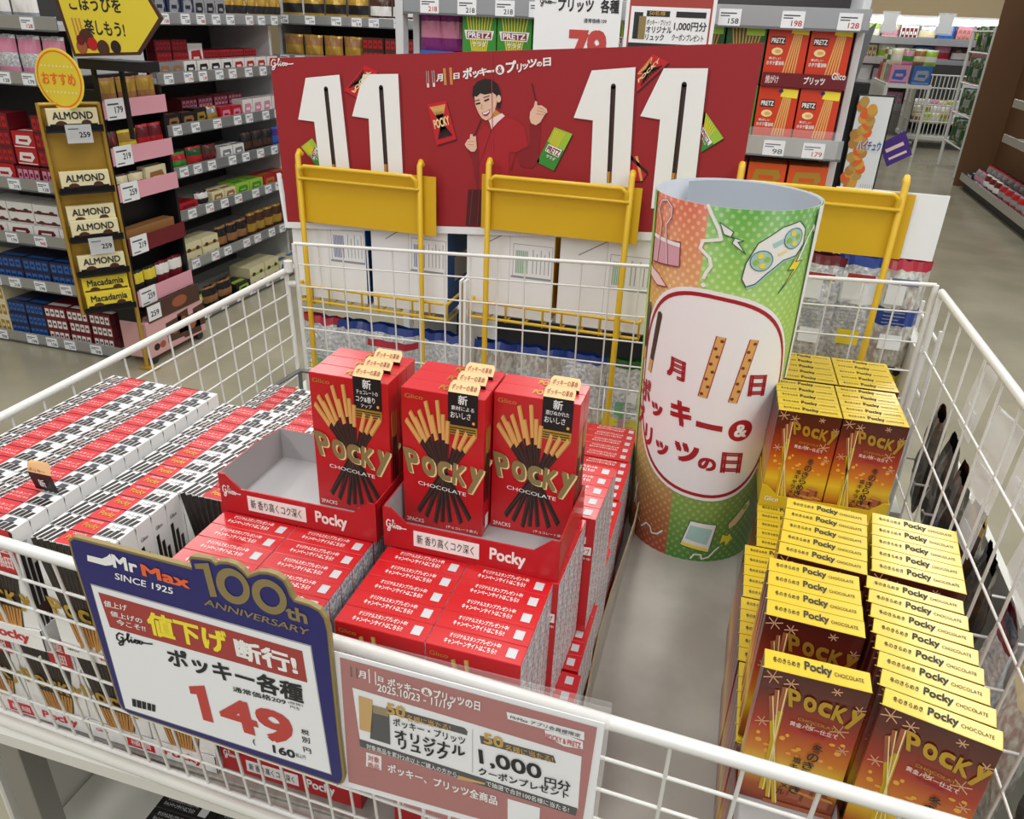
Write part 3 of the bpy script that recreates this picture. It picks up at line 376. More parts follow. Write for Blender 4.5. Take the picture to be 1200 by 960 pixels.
def winter_carton():
    m = MB(); m.box(0, W, 0, D, 0, H, 'winter', {'+z': 'yel'}, bev=.0005)
    f, t, r, l = faces_of(m)
    rnd = random.Random(4)
    for i in range(16): f.circ(rnd.uniform(.05, .95), rnd.uniform(.38, .62), rnd.uniform(.012, .035), 'bokeh', 1 + .05 * i, 12, rnd.uniform(.008, .018))
    for (x, y, s) in [(.1, .95, .09), (.28, .93, .07), (.82, .68, .09), (.1, .62, .07), (.55, .66, .05), (.9, .55, .06), (.7, .95, .05), (.94, .86, .06)]:
        for k in range(3):
            a = k * PI / 3 + .3; f.line((x - s * math.cos(a), y - s * .55 * math.sin(a)), (x + s * math.cos(a), y + s * .55 * math.sin(a)), .008, 'snow', 2)
    for (x0, y0, x1, y1, w) in [(.24, .9, .26, .1, .06), (.13, .82, .42, .02, .05), (.17, .87, .34, .05, .045)]:
        f.line((x0, y0), (x1, y1), w, 'yeld', 3); f.line((x0, y0), (x0 + (x1 - x0) * .22, y0 + (y1 - y0) * .22), w, 'caramel', 4); f.line((x0 + .012, y0), (x1 + .012, y1), w * .2, 'goldedge', 5)
    logo(f, .3, .97, .76, .89, 'goldfoil', None)
    f.tbox('CHOCOLATE', .42, .70, .8, .72, 'goldfoil', .3, 7, -.015)
    f.tbox('黄金バター仕立て', .36, .645, .82, .68, 'pinkw', .8, 4, -.02); f.tbox('冬季限定', .46, .605, .72, .63, 'lips', .8, 4, -.01)
    for i, ch in enumerate('冬のきらめき'): f.tbox(ch, .62 - .02 * i, .49 - i * .07, .73 - .02 * i, .555 - i * .07, 'ink', .8, 7)
    for i, ch in enumerate('塩キャラメル'): f.tbox(ch, .48 - .015 * i, .38 - i * .055, .56 - .015 * i, .425 - i * .055, 'ink', .8, 7)
    for (x, y, s) in [(.68, .18, .09), (.8, .2, .1), (.6, .12, .08), (.74, .1, .1), (.88, .11, .09)]:
        f.poly([(x - s, y - s * .35), (x + s * .9, y - s * .45), (x + s, y + s * .25), (x - s * .85, y + s * .4)], 'caramel', 4); f.poly([(x - s * .85, y + s * .4), (x + s, y + s * .25), (x + s * .8, y + s * .5), (x - s * .6, y + s * .62)], 'tand', 5)
        f.poly([(x + s * .5, y - s * .42), (x + s * .9, y - s * .45), (x + s, y + s * .25), (x + s * .6, y + s * .3)], 'carameld', 5)
    f.rect(.3, 0, 1, .035, 'caramel', 3)
    t.tbox('冬のきらめき', .08, .36, .34, .66, 'ink', .6, 2); t.tbox('Pocky', .38, .2, .64, .78, 'ink', 1.5, 2); t.tbox('CHOCOLATE', .66, .36, .93, .56, 'ink', .2, 2)
    t.path([(0, 0), (1, 0)], .05, 'yeld', 1)
    return m.mesh('snack_carton')
ME_REDC, ME_RED, ME_SLC, ME_SLP, ME_WIN = red_carton('campaign'), red_carton('plain'), slim_carton('campaign'), slim_carton('plain'), winter_carton()
def carton(me, x, y, z, rz, label, group, sy=1):
    o = put(me, 'snack_carton', None, (x, y, z), rz); o.scale = (1, sy, 1)
    return tag(o, label, 'snack carton', group)
def block(me, x0, y0, z, rz, cols, rows, labels, group, pw=.0786, pd=.0209, skip=(), sy=1, me_fn=None):
    """cols x rows of cartons from the front-left corner; labels(c, r) gives each its own words"""
    c_, s_ = math.cos(rz), math.sin(rz); out = {}
    for r in range(rows):
        for c in range(cols):
            if (c, r) in skip: continue
            u, v = c * pw, r * pd * sy
            mm = me_fn(c, r) if me_fn else me
            out[c, r] = carton(mm, x0 + u * c_ - v * s_, y0 + u * s_ + v * c_, z, rz, labels(c, r), group, sy)
    return out
def tray(name, label, group, x0, y0, w, d, z, rz, lip, art=None, lowf=.028, hif=.042, side=.042, back=.036, inner='traygrey', wall=.0012):
    """open display tray: floor, sides and back on one mesh, printed front lip as a part"""
    m = MB(); t = wall
    m.box(0, w, 0, d, 0, t, lip, {'+z': inner})
    m.box(0, w, d - t, d, t, back, lip, {'-y': inner})
    for xa, xb in ((0, t), (w - t, w)):
        V = [(xa, 0, t), (xa, d - t, t), (xa, d - t, back), (xa, d * .55, side), (xa, 0, hif), (xb, 0, t), (xb, d - t, t), (xb, d - t, back), (xb, d * .55, side), (xb, 0, hif)]
        left = xa == 0
        m.add(V, [(4, 3, 2, 1, 0)], lip if left else inner); m.add(V, [(5, 6, 7, 8, 9)], inner if left else lip)
        m.add(V, [(0, 5, 9, 4), (4, 9, 8, 3), (3, 8, 7, 2)], lip)
    o = m.build(name, None, (x0, y0, z), rz); tag(o, label, 'tray', group)
    p = MB(); a = w * .045; b = w * .14
    prof = [(0, 0), (w, 0), (w, hif), (w - a, hif), (w - b, lowf), (b, lowf), (a, hif), (0, hif)]
    for yy, mt, od_ in ((-.0004, lip, 1), (t, inner, 0)):
        P = [(x, yy, zz) for x, zz in prof]; p.add(P if od_ else P[::-1], [range(8)], mt)
    for i in range(8):
        j = (i + 1) % 8; p.add([(prof[i][0], -.0004, prof[i][1]), (prof[i][0], t, prof[i][1]), (prof[j][0], t, prof[j][1]), (prof[j][0], -.0004, prof[j][1])], [(0, 1, 2, 3)], lip)
    A = Art(p, lambda u, v, n: (u, -.0004 - n, v))
    if art: art(A, w, lowf)
    p.build('front_lip', o)
    return o
def red_lip(A, w, l):
    script(A, (w * .02, l * .62), (w * .14, l * .62), (w * .02, l * 1.08), 'white', .0011, 2); A.tbox('Pocky', w * .62, l * .2, w * .82, l * .8, 'white', 1.5, 2)
    A.rect(w * .18, l * .22, w * .56, l * .82, 'white', 1); A.tbox('新 香り高くコク深く', w * .2, l * .34, w * .53, l * .7, 'ink', .2, 2)
def white_lip(A, w, l):
    A.tbox('Glico', w * .05, l * .5, w * .15, l * .7, 'redart', .2, 2); A.rect(w * .3, l * .12, w * .52, l * .8, 'redart', 1); A.tbox('極細', w * .33, l * .25, w * .49, l * .65, 'pinkw', .8, 2); A.tbox('Pocky', w * .6, l * .15, w * .9, l * .8, 'redart', 1.5, 2)
def yel_lip(A, w, l):
    A.tbox('Glico', w * .04, l * .5, w * .15, l * .9, 'white', .3, 2); A.tbox('Pocky', w * .56, l * .15, w * .8, l * .8, 'goldedge', 1.5, 2)
# --- red cartons, upper layer, right pair of columns
ZT = -.143
COLN = ('left', 'right')
LOWZ = -.288
def lab_front(side):
    return lambda c, r: 'red carton, %s from the front, %s column, front stack %s the blue price sign' % (od(r + 1), COLN[c], side)
block(ME_REDC, .0005, 0, ZT, 0, 2, 5, lab_front('right of'), 'red cartons in the front stacks')
block(ME_REDC, -.1715, .0, ZT, 0, 2, 5, lambda c, r: 'red carton, %s from the front, %s column, stack behind the blue price sign' % (od(r + 1), COLN[c]), 'red cartons in the front stacks')
block(ME_REDC, .006, .107, ZT, -.03, 2, 5, lambda c, r: 'red snack carton in the %s column, %s row under the right open red tray' % (COLN[c], od(r + 1)), 'red cartons under the trays')
block(ME_REDC, .018, .214, ZT, -.03, 2, 5, lambda c, r: 'red snack carton in the %s column, %s row behind the right open red tray' % (COLN[c], od(r + 1)), 'red cartons under the trays')
block(ME_REDC, -.1715, .106, ZT, 0, 2, 5, lambda c, r: 'red snack carton in the %s column, %s row under the left open red tray' % (COLN[c], od(r + 1)), 'red cartons under the trays')
# --- lower layer reds
def lowlab(c, r): return 'red snack carton of the lower layer, %s row of the %s column toward the paper roll' % (od(r + 1), COLN[c])
for g in range(6):
    y0 = .045 + g * .1085; gx = .0135 + .004 * (5 - g)
    block(ME_REDC, gx - .006, y0, LOWZ, 0, 2, 5, lambda c, r, g=g: 'red lower layer carton along the grey channel, tray %s, row %s, %s column' % (od(g + 1), od(r + 1), COLN[c]), 'red cartons of the lower layer', skip=[(0, r) for r in range(1 if g == 0 else 0, 5)] if g < 3 else ())
    tray('display_tray', 'red display tray of the lower layer, %s from the front along the grey channel' % od(g + 1), 'red trays of the lower layer', gx - .008, y0 - .002, .1605, .108, LOWZ - .0013, 0, 'redlip', red_lip, .028, .036, .04, .036)
block(ME_REDC, -.170, .045, LOWZ, 0, 2, 1, lambda c, r: 'red snack carton seen through the wires below the price sign, %s one' % COLN[c], 'red cartons of the lower layer')
tray('display_tray', 'red display tray seen through the wires under the blue price sign', 'red trays of the lower layer', -.172, .043, .161, .1, LOWZ - .0013, 0, 'redlip', red_lip, .028, .036, .04, .036)
# --- open trays with the display cartons
tray('display_tray', 'open red tray on the left, grey inside and mostly empty, one column left', 'open red trays', -.1735, .105, .163, .108, .0003, 0, 'redlip', red_lip)
tray('display_tray', 'open red tray on the right with two columns of tall red cartons', 'open red trays', -.0035, .105, .164, .108, .0003, 0, 'redlip', red_lip)
STICK = (('チョコレートの', 'コク&香り', 'アップ'), ('素材による', 'おいしさ', ''), ('選びぬかれた', 'おいしさ', ''))
def sticker(parent, k):
    """card tab hooked on the top edge: black face, peach head rising above the carton"""
    m = MB(); A = Art(m, lambda u, v, n: (u * W, -n - .0004, v * H)); y = -.0006
    A.rect(.57, .80, .92, 1.022, 'black', 1); A.rect(.57, .735, .92, .80, 'goldfoil', 1)
    for i in range(3): A.rect(.59, .745 + i * .017, .9, .752 + i * .017, 'ink', 2)
    x0, x1, z = .57 * W, .92 * W, 1.022 * H
    T = lambda u, v, n: (x0 + u * (x1 - x0), y + v * .0095 - n, z + v * .0072)
    P = [(0, 0), (1, 0), (1, .7), (.93, 1), (.07, 1), (0, .7)]
    m.add([T(u, v, 0) for u, v in P], [range(6)], 'peach'); m.add([T(u, v, -.0004) for u, v in P], [range(5, -1, -1)], 'kraft'); m.add([(x0, 0, .8 * H), (x1, 0, .8 * H), (x1, 0, z), (x0, 0, z)], [(3, 2, 1, 0)], 'kraft')
    Art(m, T).tbox('ポッキーの革命', .08, .25, .92, .75, 'carameld', .5, 2)
    A.tbox('新', .69, .945, .80, 1.01, 'white', .8, 2)
    a, b, c = STICK[k]
    A.tbox(a, .61, .905, .88, .935, 'white', .5, 2); A.tbox(b, .6, .85, .84, .893, 'white', .6, 2)
    if c: A.tbox(c, .66, .812, .8, .838, 'white', .5, 2)
    A.circ(.875, .83, .018, 'bokeh', 2, 10, .011)
    o = m.build('promotion_sticker', parent); o['label'] = 'black promotion tab with a peach head over the top edge'
NAMES3 = ('left', 'middle', 'right')
for k, (x, y, n) in enumerate([(-.0904, .1429, 3), (.0003, .1429, 3), (.0800, .1632, 2)]):
    for r in range(n):
        o = carton(ME_RED, x, y + r * .0209, .0018, 0, 'tall red carton with black sticker, %s in the %s file of the open trays' % (('front one', 'second one', 'third one')[r], NAMES3[k]), 'red cartons standing in the open trays')
        sticker(o, k)
# --- white slim cartons, left part
GW = 'white slim stick cartons'
def wl(name): return lambda c, r: 'white slim stick carton, %s from the front in the %s' % (od(r + 1), name[c])
four = ['outermost column at the left net', 'second column from the left net', 'third column from the left net', 'fourth column beside the red stack']
block(None, -.4905, .0115, ZT, 0, 2, 15, lambda c, r: wl(four)(c, r), GW, pw=.0795, me_fn=lambda c, r: ME_SLC)
block(None, -.3105, .0115, ZT, 0, 1, 14, lambda c, r: wl(four)(2, r), GW, me_fn=lambda c, r: ME_SLP if r < 9 else ME_SLC)
block(None, -.2325, .118, ZT, 0, 1, 9, lambda c, r: 'white slim stick carton, %s from the front in the fourth column beside the red stack' % od(r + 1), GW, me_fn=lambda c, r: ME_SLP if r < 5 else ME_SLC)
block(ME_SLC, -.1535, .214, ZT, 0, 1, 5, lambda c, r: 'white slim stick carton, %s row behind the left open red tray' % od(r + 1), GW)
block(ME_SLC, -.4665, .535, LOWZ, 0, 4, 5, lambda c, r: 'white slim stick carton at the far end of the lower layer, row %s, column %s' % (od(r + 1), od(c + 1)), GW)
for c in range(4):
    carton(ME_SLC if c < 2 else ME_SLP, -.4905 + c * .0795, .036, LOWZ, 0, 'white slim stick carton of the lower layer, %s from the left behind the front wires' % od(c + 1), GW)
for k, x in enumerate((-.492, -.3325)):
    tray('display_tray', 'white display tray of the lower layer, %s behind the front wires' % ('leftmost' if k == 0 else 'second from the left'), 'white trays', x, .034, .158, .1, LOWZ - .0013, 0, 'wbox', white_lip, .022, .024, .04, .036)
tray('display_tray', 'white display tray of the upper layer at the front left corner', 'white trays', -.4925, .0095, .1605, .106, ZT - .0013, 0, 'wbox', white_lip, .024, .026, .03, .03)
m = MB(); m.add([(0, 0, 0), (.028, 0, 0), (.028, -.004, .022), (0, -.004, .022)], [(0, 1, 2, 3)], 'black'); m.add([(0, -.004, .022), (.028, -.004, .022), (.028, -.002, .031), (.024, 0, .034), (.004, 0, .034), (0, -.002, .031)], [range(6)], 'peach')
A = Art(m, lambda u, v, n: (u, -.004 * v / .022 - n - .0004, v)); A.tbox('新', .009, .005, .017, .015, 'white', .8, 2); A.tbox('ポッキー', .004, .024, .024, .029, 'carameld', .5, 2)
tag(m.build('promotion_sticker', None, (-.367, .075, .0012)), 'loose black and peach promotion sticker lying on the white cartons', 'sticker')
# --- yellow winter cartons, right part
GY = 'yellow topped winter cartons'
def yl(where): return lambda c, r: 'yellow topped carton, %s from the front, %s column, %s' % (od(r + 1), COLN[c], where)
block(ME_WIN, .352, .535, ZT, .035, 2, 5, yl('front half of the far block'), GY, pw=.0795)
block(ME_WIN, .3545, .6445, ZT, .035, 2, 5, yl('rear half of the far block'), GY, pw=.0795)
def freeblock(pts, me, lab):
    for i, (x, y, rz, sy) in enumerate(pts): carton(me, x, y, ZT, rz, lab(i), GY, sy)
freeblock([(.347 + .0022 * i, .2134 + .0212 * i, -.09, 1) for i in range(5)], ME_WIN, lambda i: 'yellow topped winter carton, %s of five in the rear batch of the left near column' % od(i + 1))
freeblock([(.3362 + .0006 * i, .1221 + .0208 * i, -.05, 1) for i in range(4)], ME_WIN, lambda i: 'yellow topped winter carton, %s of four in the middle batch of the left near column' % od(i + 1))
freeblock([(.3347, .0585, -.02, 1.05)], ME_WIN, lambda i: 'single yellow topped winter carton standing alone at the front of the left near column')
freeblock([(.4292 + .0023 * i, .2150 + .0208 * i, -.11, 1) for i in range(5)], ME_WIN, lambda i: 'yellow topped winter carton, %s of five in the rear batch of the right near column' % od(i + 1))
freeblock([(.4180 + .0005 * i, .0479 + .0200 * i, -.235 + .013 * i, .93) for i in range(8)], ME_WIN, lambda i: 'yellow topped winter carton, %s of eight in the front batch of the right near column' % od(i + 1))
for g, (x, y) in enumerate([(.336, .014), (.335, .116), (.334, .222), (.336, .328), (.350, .434)]):
    block(ME_WIN, x, y, LOWZ, 0, 2, 5, lambda c, r, g=g: 'yellow topped lower layer carton, tray %s from the front, row %s, %s column' % (od(g + 1), od(r + 1), COLN[c]), GY)
tray('display_tray', 'yellow display tray under the far block of winter cartons', 'yellow trays', .3505, .5325, .162, .106, ZT - .0013, .035, 'yel', yel_lip, .018, .032, .03, .03, 'yeld')
tray('display_tray', 'brown lipped grey tray under the single front winter carton', 'yellow trays',   .3325, -.010, .082, .105, ZT - .0013, 0, 'brown', None, .004, .006, .02, .02, 'traygrey')
# --- black cartons on the lower shelf
m = MB(); m.box(0, W, 0, D, 0, H, 'black', bev=.0005); f, t, r, l = faces_of(m)
t.tbox('オリジナルスタンププレゼント中!', .12, .56, .66, .82, 'sideg', .5, 3); t.tbox('キャンペーンサイトはこちら!!', .1, .2, .64, .48, 'sideg', .5, 3); t.rect(.72, .2, .86, .78, 'sideg', 2); f.tbox('Pocky', .1, .4, .9, .6, 'goldfoil', 1, 3)
ME_BLK = m.mesh('snack_carton')
block(ME_BLK, -.308, .026, -.584, 0, 3, 3, lambda c, r: 'black snack carton on the lower shelf, %s row, column %s from the left' % (od(r + 1), od(c + 1)), 'black cartons on the lower shelf')
# ------------------------------------------------------------------ printed paper roll
RC, RR = (.265, .67), .095
def cone(z, k=1.0):
    t = (z + .289) / .531; return RC[0] - .008 * t, (.0965 + .0105 * t) * k
def roll():
    m = MB(); n = 72; zs = [-.289, .242]; span = 2 * PI * 1.02
    vs, fs = [], []
    for i in range(n + 1):
        th = -1.36 + span * i / n
        for z in zs:
            q, r = cone(z, 1.012 if i > n - 3 else 1); vs.append((q + r * math.sin(th), RC[1] - r * math.cos(th), z))
    for i in range(n): fs.append((2 * i, 2 * i + 2, 2 * i + 3, 2 * i + 1))
    me = bpy.data.meshes.new('paper_roll')
    inner = [(RC[0] + (x - RC[0]) * .992, RC[1] + (y - RC[1]) * .992, z) for x, y, z in vs]
    k = len(vs); fi = [(2 * i + k + 1, 2 * i + 3 + k, 2 * i + 2 + k, 2 * i + k) for i in range(n)]
    rim = [(2 * i + 1, 2 * i + 3, 2 * i + 3 + k, 2 * i + 1 + k) for i in range(n)]
    me.from_pydata(vs + inner, [], fs + fi + rim)
    for a in ('rollprint', 'rollinshade'): me.materials.append(get(a))
    uvl = me.uv_layers.new(name='UVMap')
    for p in me.polygons:
        p.material_index = 0 if p.index < n else 1; p.use_smooth = True
        for li in p.loop_indices:
            vi = me.loops[li].vertex_index % k; c = vi // 2
            th = -1.36 + span * c / n
            uvl.data[li].uv = ((th * RR + .13) / .26, 0 if vi % 2 == 0 else 1)
    o = put(me, 'paper_roll'); tag(o, 'tall rolled paper poster in orange and green standing on the grey liner', 'poster roll')
    # inner free edge of the sheet
    m2 = MB(); vs = []
    for i in range(15):
        for zz, t0 in ((-.285, 1.5), (.2425, 1.17)):
            th = t0 + (2.1 - t0) * i / 14; q, r = cone(zz, 1.006 + .022 * (1 - i / 14)); vs.append((q + r * math.sin(th), RC[1] - r * math.cos(th), zz))
    m2.add(vs, [(2 * i, 2 * i + 2, 2 * i + 3, 2 * i + 1) for i in range(14)], 'paper', True); m2.build('sheet_edge', o)
    m2 = MB(); vs = []
    for i in range(31):
        th = 3.95 - 2.3 * i / 30
        for zz in (-.285, .240): q, r = cone(zz, .90 + .085 * min(1, i / 14)); vs.append((q + r * math.sin(th), RC[1] - r * math.cos(th), zz))
    m2.add(vs, [(2 * i, 2 * i + 2, 2 * i + 3, 2 * i + 1) for i in range(30)], 'rollinshade', True); m2.build('inner_sheet', o)
    return o
ROLL = roll()
flat = MB(); A = Art(flat, lambda u, v, n: (u * .001, v * .001, n))
def flush(name):
    """wrap the flat artwork round the roll"""
    global flat, A
    bm = bmesh.new(); vs = [bm.verts.new(p) for p in flat.v]; bm.verts.index_update()
    for f, k in zip(flat.f, flat.mi):
        try: q = bm.faces.new([vs[i] for i in f]); q.material_index = k
        except ValueError: pass
    bmesh.ops.triangulate(bm, faces=bm.faces[:])
    for u in range(-150, 151, 6):
        bmesh.ops.bisect_plane(bm, geom=bm.verts[:] + bm.edges[:] + bm.faces[:], plane_co=(u * .001, 0, 0), plane_no=(1, 0, 0))
    for q in bm.verts:
        th = q.co.x / RR; cx_, r = cone(q.co.y); r += .0005 + q.co.z * 1.2; q.co = (cx_ + r * math.sin(th), RC[1] - r * math.cos(th), q.co.y)
    me = bpy.data.meshes.new(name); bm.to_mesh(me); bm.free()
    for k in flat.mats: me.materials.append(get(k))
    o = put(me, name, ROLL); flat = MB(); A = Art(flat, lambda u, v, n: (u * .001, v * .001, n)); return o
def egg(k):
    P = []
    for i in range(72):
        a = 2 * PI * i / 72; c, s = math.cos(a), math.sin(a)
        x = 109 * k * abs(c) ** .8 * (1 if c > 0 else -1); y = (152 if s > 0 else 152) * k * abs(s) ** .8 * (1 if s > 0 else -1)
        P.append((x, y - 21 - .12 * x))
    return P
A.poly(egg(1.03), 'oval', 1); A.ringpoly(egg(.995), egg(.96), 'ovalred', 2)
for a, b, k in [((-108, 88), (-112, 6), 0), ((-80, 84), (-92, -6), 0), ((6, 76), (-6, -14), 1), ((46, 74), (32, -18), 1)]:
    if k == 0:
        A.line(a, b, 9.5, 'stickblack', 2); A.circ(a[0], a[1], 4.7, 'g_brown', 3, 12)
        A.line(a, (a[0] + (b[0] - a[0]) * .78, a[1] + (b[1] - a[1]) * .78), 8, 'g_brown', 3); A.line((a[0] + (b[0] - a[0]) * .78, a[1] + (b[1] - a[1]) * .78), b, 7.5, 'tan', 3)
    else:
        A.line(a, b, 12.5, 'ovalred', 2); A.line(a, b, 10, 'tan', 3)
        for j in range(8):
            t = (j + .5) / 8; A.circ(a[0] + (b[0] - a[0]) * t + 2.4 * (-1) ** j, a[1] + (b[1] - a[1]) * t, 2.4, 'carameld', 4, 8)
for ch, u, v, w, h in [('月', -44, 18, 27, 30), ('日', 63, 6, 26, 32), ('ポ', -96, -37, 26, 38), ('ッ', -68, -56, 22, 21), ('キ', -30, -46, 30, 38), ('ー', 8, -57, 34, 9), ('プ', -105, -80, 22, 34), ('リ', -79, -103, 17, 32), ('ッ', -52, -112, 22, 22), ('ツ', -16, -105, 34, 31), ('の', 13, -117, 24, 21), ('日', 46, -114, 30, 34)]:
    A.tfit(ch, (u - w / 2, v - h / 2 + .06 * w), (u + w / 2, v - h / 2 - .06 * w), (u - w / 2 - .04 * h, v + h / 2 + .06 * w), 'ovalred', 2.4, 3)
A.circ(50, -62, 17, 'ovalred', 2, 24); A.tfit('&', (41, -71), (59, -73), (41, -51), 'white', 1.6, 4)
flush('round_logo_panel')
# doodles
A.path([(-29, 242), (-24, 232), (-14, 215), (-10, 203), (-30, 198), (-32, 188), (-20, 178), (-17, 168), (-22, 158), (-24, 150)], 4, 'white', 2); A.circ(-23, 142, 3, 'white', 2, 10)
flush('printed_ribbon')
A.path([(132, 240), (120, 222), (114, 210), (110, 218), (100, 205), (94, 190), (88, 176)], 3, 'white', 2)
flush('printed_ribbon')
A.path([(-128, 244), (-124, 228), (-130, 218), (-126, 190), (-128, 176)], 3, 'white', 2)
flush('printed_ribbon')
A.poly([(-113, 182), (-58, 190), (-56, 158), (-112, 150)], 'clip', 2); A.path([(-113, 182), (-58, 190), (-56, 158), (-112, 150)], 1.4, 'clipline', 3, True); A.rect(-112, 183, -58, 188, 'white', 4)
A.path([(-98, 154), (-94, 205), (-104, 222), (-98, 234), (-86, 237), (-76, 230), (-76, 218), (-84, 206), (-76, 156)], 3.6, 'clipline', 4); A.path([(-98, 154), (-94, 205), (-104, 222), (-98, 234), (-86, 237), (-76, 230), (-76, 218), (-84, 206), (-76, 156)], 2, 'pinkw', 5)
flush('printed_clip')
P = [(-128, 146), (-124, 132), (-92, 122), (-72, 126), (-90, 138)]; A.poly(P, 'pinkw', 2); A.path(P, 1.4, 'clipline', 3, True); A.line((-118, 143), (-116, 131), 1.4, 'clipline', 3)
flush('printed_eraser')
P = [(-14, 224), (2, 214), (0, 208), (14, 204), (8, 202), (18, 188), (2, 200), (4, 206), (-8, 210)]; A.poly(P, 'white', 2); A.path(P, 1, 'padline', 3, True)
flush('printed_bolt')
P = [(94, 200), (74, 166), (84, 166), (66, 136), (96, 176), (84, 176)]; A.poly(P, 'yellow', 2); A.path(P, 1, 'padline', 3, True)
flush('printed_bolt')
P = [(20, 176), (30, 202), (56, 222), (78, 228), (90, 218), (92, 198), (82, 184), (64, 180), (46, 164), (34, 150), (24, 146), (18, 156)]
A.poly([(x + 1.5, y - 3) for x, y in P], 'padblue', 1); A.poly(P, 'white', 2); A.path(P, 1.4, 'padline', 3, True)
for u, v in ((37, 180), (73, 207)):
    A.circ(u, v, 13, 'padblue', 4); A.path([(u + 13 * math.cos(i * PI / 8), v + 13 * math.sin(i * PI / 8)) for i in range(16)], .9, 'padline', 5, True)
    for i in range(4): A.circ(u + 6.5 * math.cos(i * PI / 2 + .3), v + 6.5 * math.sin(i * PI / 2 + .3), 3.6, 'yellow' if i % 2 else 'g_lime', 6, 10)
A.line((48, 199), (60, 205), 6, 'padblue', 4); A.line((56, 187), (66, 192), 4, 'goldedge', 4)
flush('printed_gamepad')
P = [(2, -216), (40, -221), (34, -271), (-8, -262)]; A.poly(P, 'white', 2); A.path(P, 1.2, 'padline', 3, True); A.poly([(3, -224), (35, -229), (30, -257), (-2, -249)], 'padblue', 3); A.poly([(-5, -256), (31, -264), (33, -270), (-7, -261)], 'yellow', 3)
flush('printed_computer')
P = [(58, -222), (84, -190), (92, -186), (94, -198), (72, -226), (60, -232)]; A.poly(P, 'goldedge', 2); A.path(P, 1, 'padline', 3, True); A.circ(84, -198, 5, 'g_lime', 3, 10)
flush('printed_sharpener')
P = [(52, -240), (60, -244), (64, -240), (70, -250), (60, -262), (58, -252), (50, -256)]; A.poly(P, 'yellow', 2)
A.path([(-76, -262), (-66, -250), (-58, -252), (-54, -262), (-44, -258), (-36, -248)], 2.6, 'white', 2)
flush('printed_squiggle')
A.path([(10, -284), (14, -276), (24, -276), (26, -284), (36, -280), (44, -268), (50, -262)], 2.6, 'white', 2)
flush('printed_squiggle')
A.path([(-104, -190), (-96, -232), (-90, -240)], 3, 'white', 2); A.path([(-96, -196), (-104, -236)], 3, 'white', 2); A.line((-92, -246), (-80, -256), 3, 'pinkw', 2)
flush('printed_squiggle')
# ------------------------------------------------------------------ red banner board
BY = .9; BO = Vector((-.5685, BY, .0703))
out = scaled(K['ban_out'])
m = MB(); n = len(out)
m.add([(BO.x + u, BY, BO.z + v) for u, v in out] + [(BO.x + u, BY + .005, BO.z + v) for u, v in out], [range(n)[::-1], range(n, 2 * n)] + [(i, (i + 1) % n, n + (i + 1) % n, n + i) for i in range(n)], 'banner')
ban = m.build('banner_board'); tag(ban, 'large red promotional banner board with four white numerals and a woman behind the wagon', 'banner')
m = MB()
V = [(-6, -12), (705, 40), (705, 54), (0, 0), (-8, 90), (-14, 90)]
for yy in (BY - .0006, BY + .0056): m.add([(BO.x + u * .001, yy, BO.z + v * .001) for u, v in V], [range(6)], 'poly')
m.build('white_backing', ban)
def bart(name):
    m = MB(); return m, Art(m, lambda u, v, n: (BO.x + u * .001, BY - .0003 - n, BO.z + v * .001))
m, A = bart('lettering')
script(A, *K['ban_t'][0][1], 'white', 1.5, 3)
m.build('maker_logo', ban)
m, A = bart('lettering')
for t in K['ban_t'][1:]: A.tfit(t[0], *t[1], 'white', 1.8, 3)
(u, v), r = K['ban_amp']; A.circ(u, v, r * 1.5, 'white', 2); A.tfit('&', (u - 4, v - 5), (u + 4, v - 4.4), (u - 4, v + 5), 'banner', 1, 4)
for a, b, k in K['ban_sticks']:
    A.line(a, b, 4.2, 'tan' if k else 'pinkw', 2); A.line(a, (a[0] + (b[0] - a[0]) * (1 if k else .75), a[1] + (b[1] - a[1]) * (1 if k else .75)), 2.4, 'tand' if k else 'choc', 3)
m.build('lettering', ban)
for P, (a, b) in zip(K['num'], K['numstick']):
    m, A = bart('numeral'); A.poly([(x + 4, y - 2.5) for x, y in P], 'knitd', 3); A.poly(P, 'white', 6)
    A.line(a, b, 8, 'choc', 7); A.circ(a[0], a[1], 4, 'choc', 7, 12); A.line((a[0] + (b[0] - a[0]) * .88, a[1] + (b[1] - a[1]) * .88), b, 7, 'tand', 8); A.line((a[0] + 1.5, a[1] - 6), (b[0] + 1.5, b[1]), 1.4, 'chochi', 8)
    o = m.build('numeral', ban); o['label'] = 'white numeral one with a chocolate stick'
def quad(P, u, v):
    a, b, c, d = P if len(P) == 4 else (P[0], P[1], P[2], P[-1])
    return ((1 - v) * ((1 - u) * a[0] + u * b[0]) + v * ((1 - u) * d[0] + u * c[0]), (1 - v) * ((1 - u) * a[1] + u * b[1]) + v * ((1 - u) * d[1] + u * c[1]))
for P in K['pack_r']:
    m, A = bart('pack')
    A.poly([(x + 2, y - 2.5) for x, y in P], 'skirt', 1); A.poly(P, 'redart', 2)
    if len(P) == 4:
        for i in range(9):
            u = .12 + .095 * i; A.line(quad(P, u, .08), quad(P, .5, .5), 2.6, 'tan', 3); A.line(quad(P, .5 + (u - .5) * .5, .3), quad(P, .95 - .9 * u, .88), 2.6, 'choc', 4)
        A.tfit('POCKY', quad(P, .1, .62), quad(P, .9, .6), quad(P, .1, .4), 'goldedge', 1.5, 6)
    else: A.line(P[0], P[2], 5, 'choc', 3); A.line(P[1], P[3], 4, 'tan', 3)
    m.build('pictured_pack', ban)['label'] = 'small red pack printed on the banner'
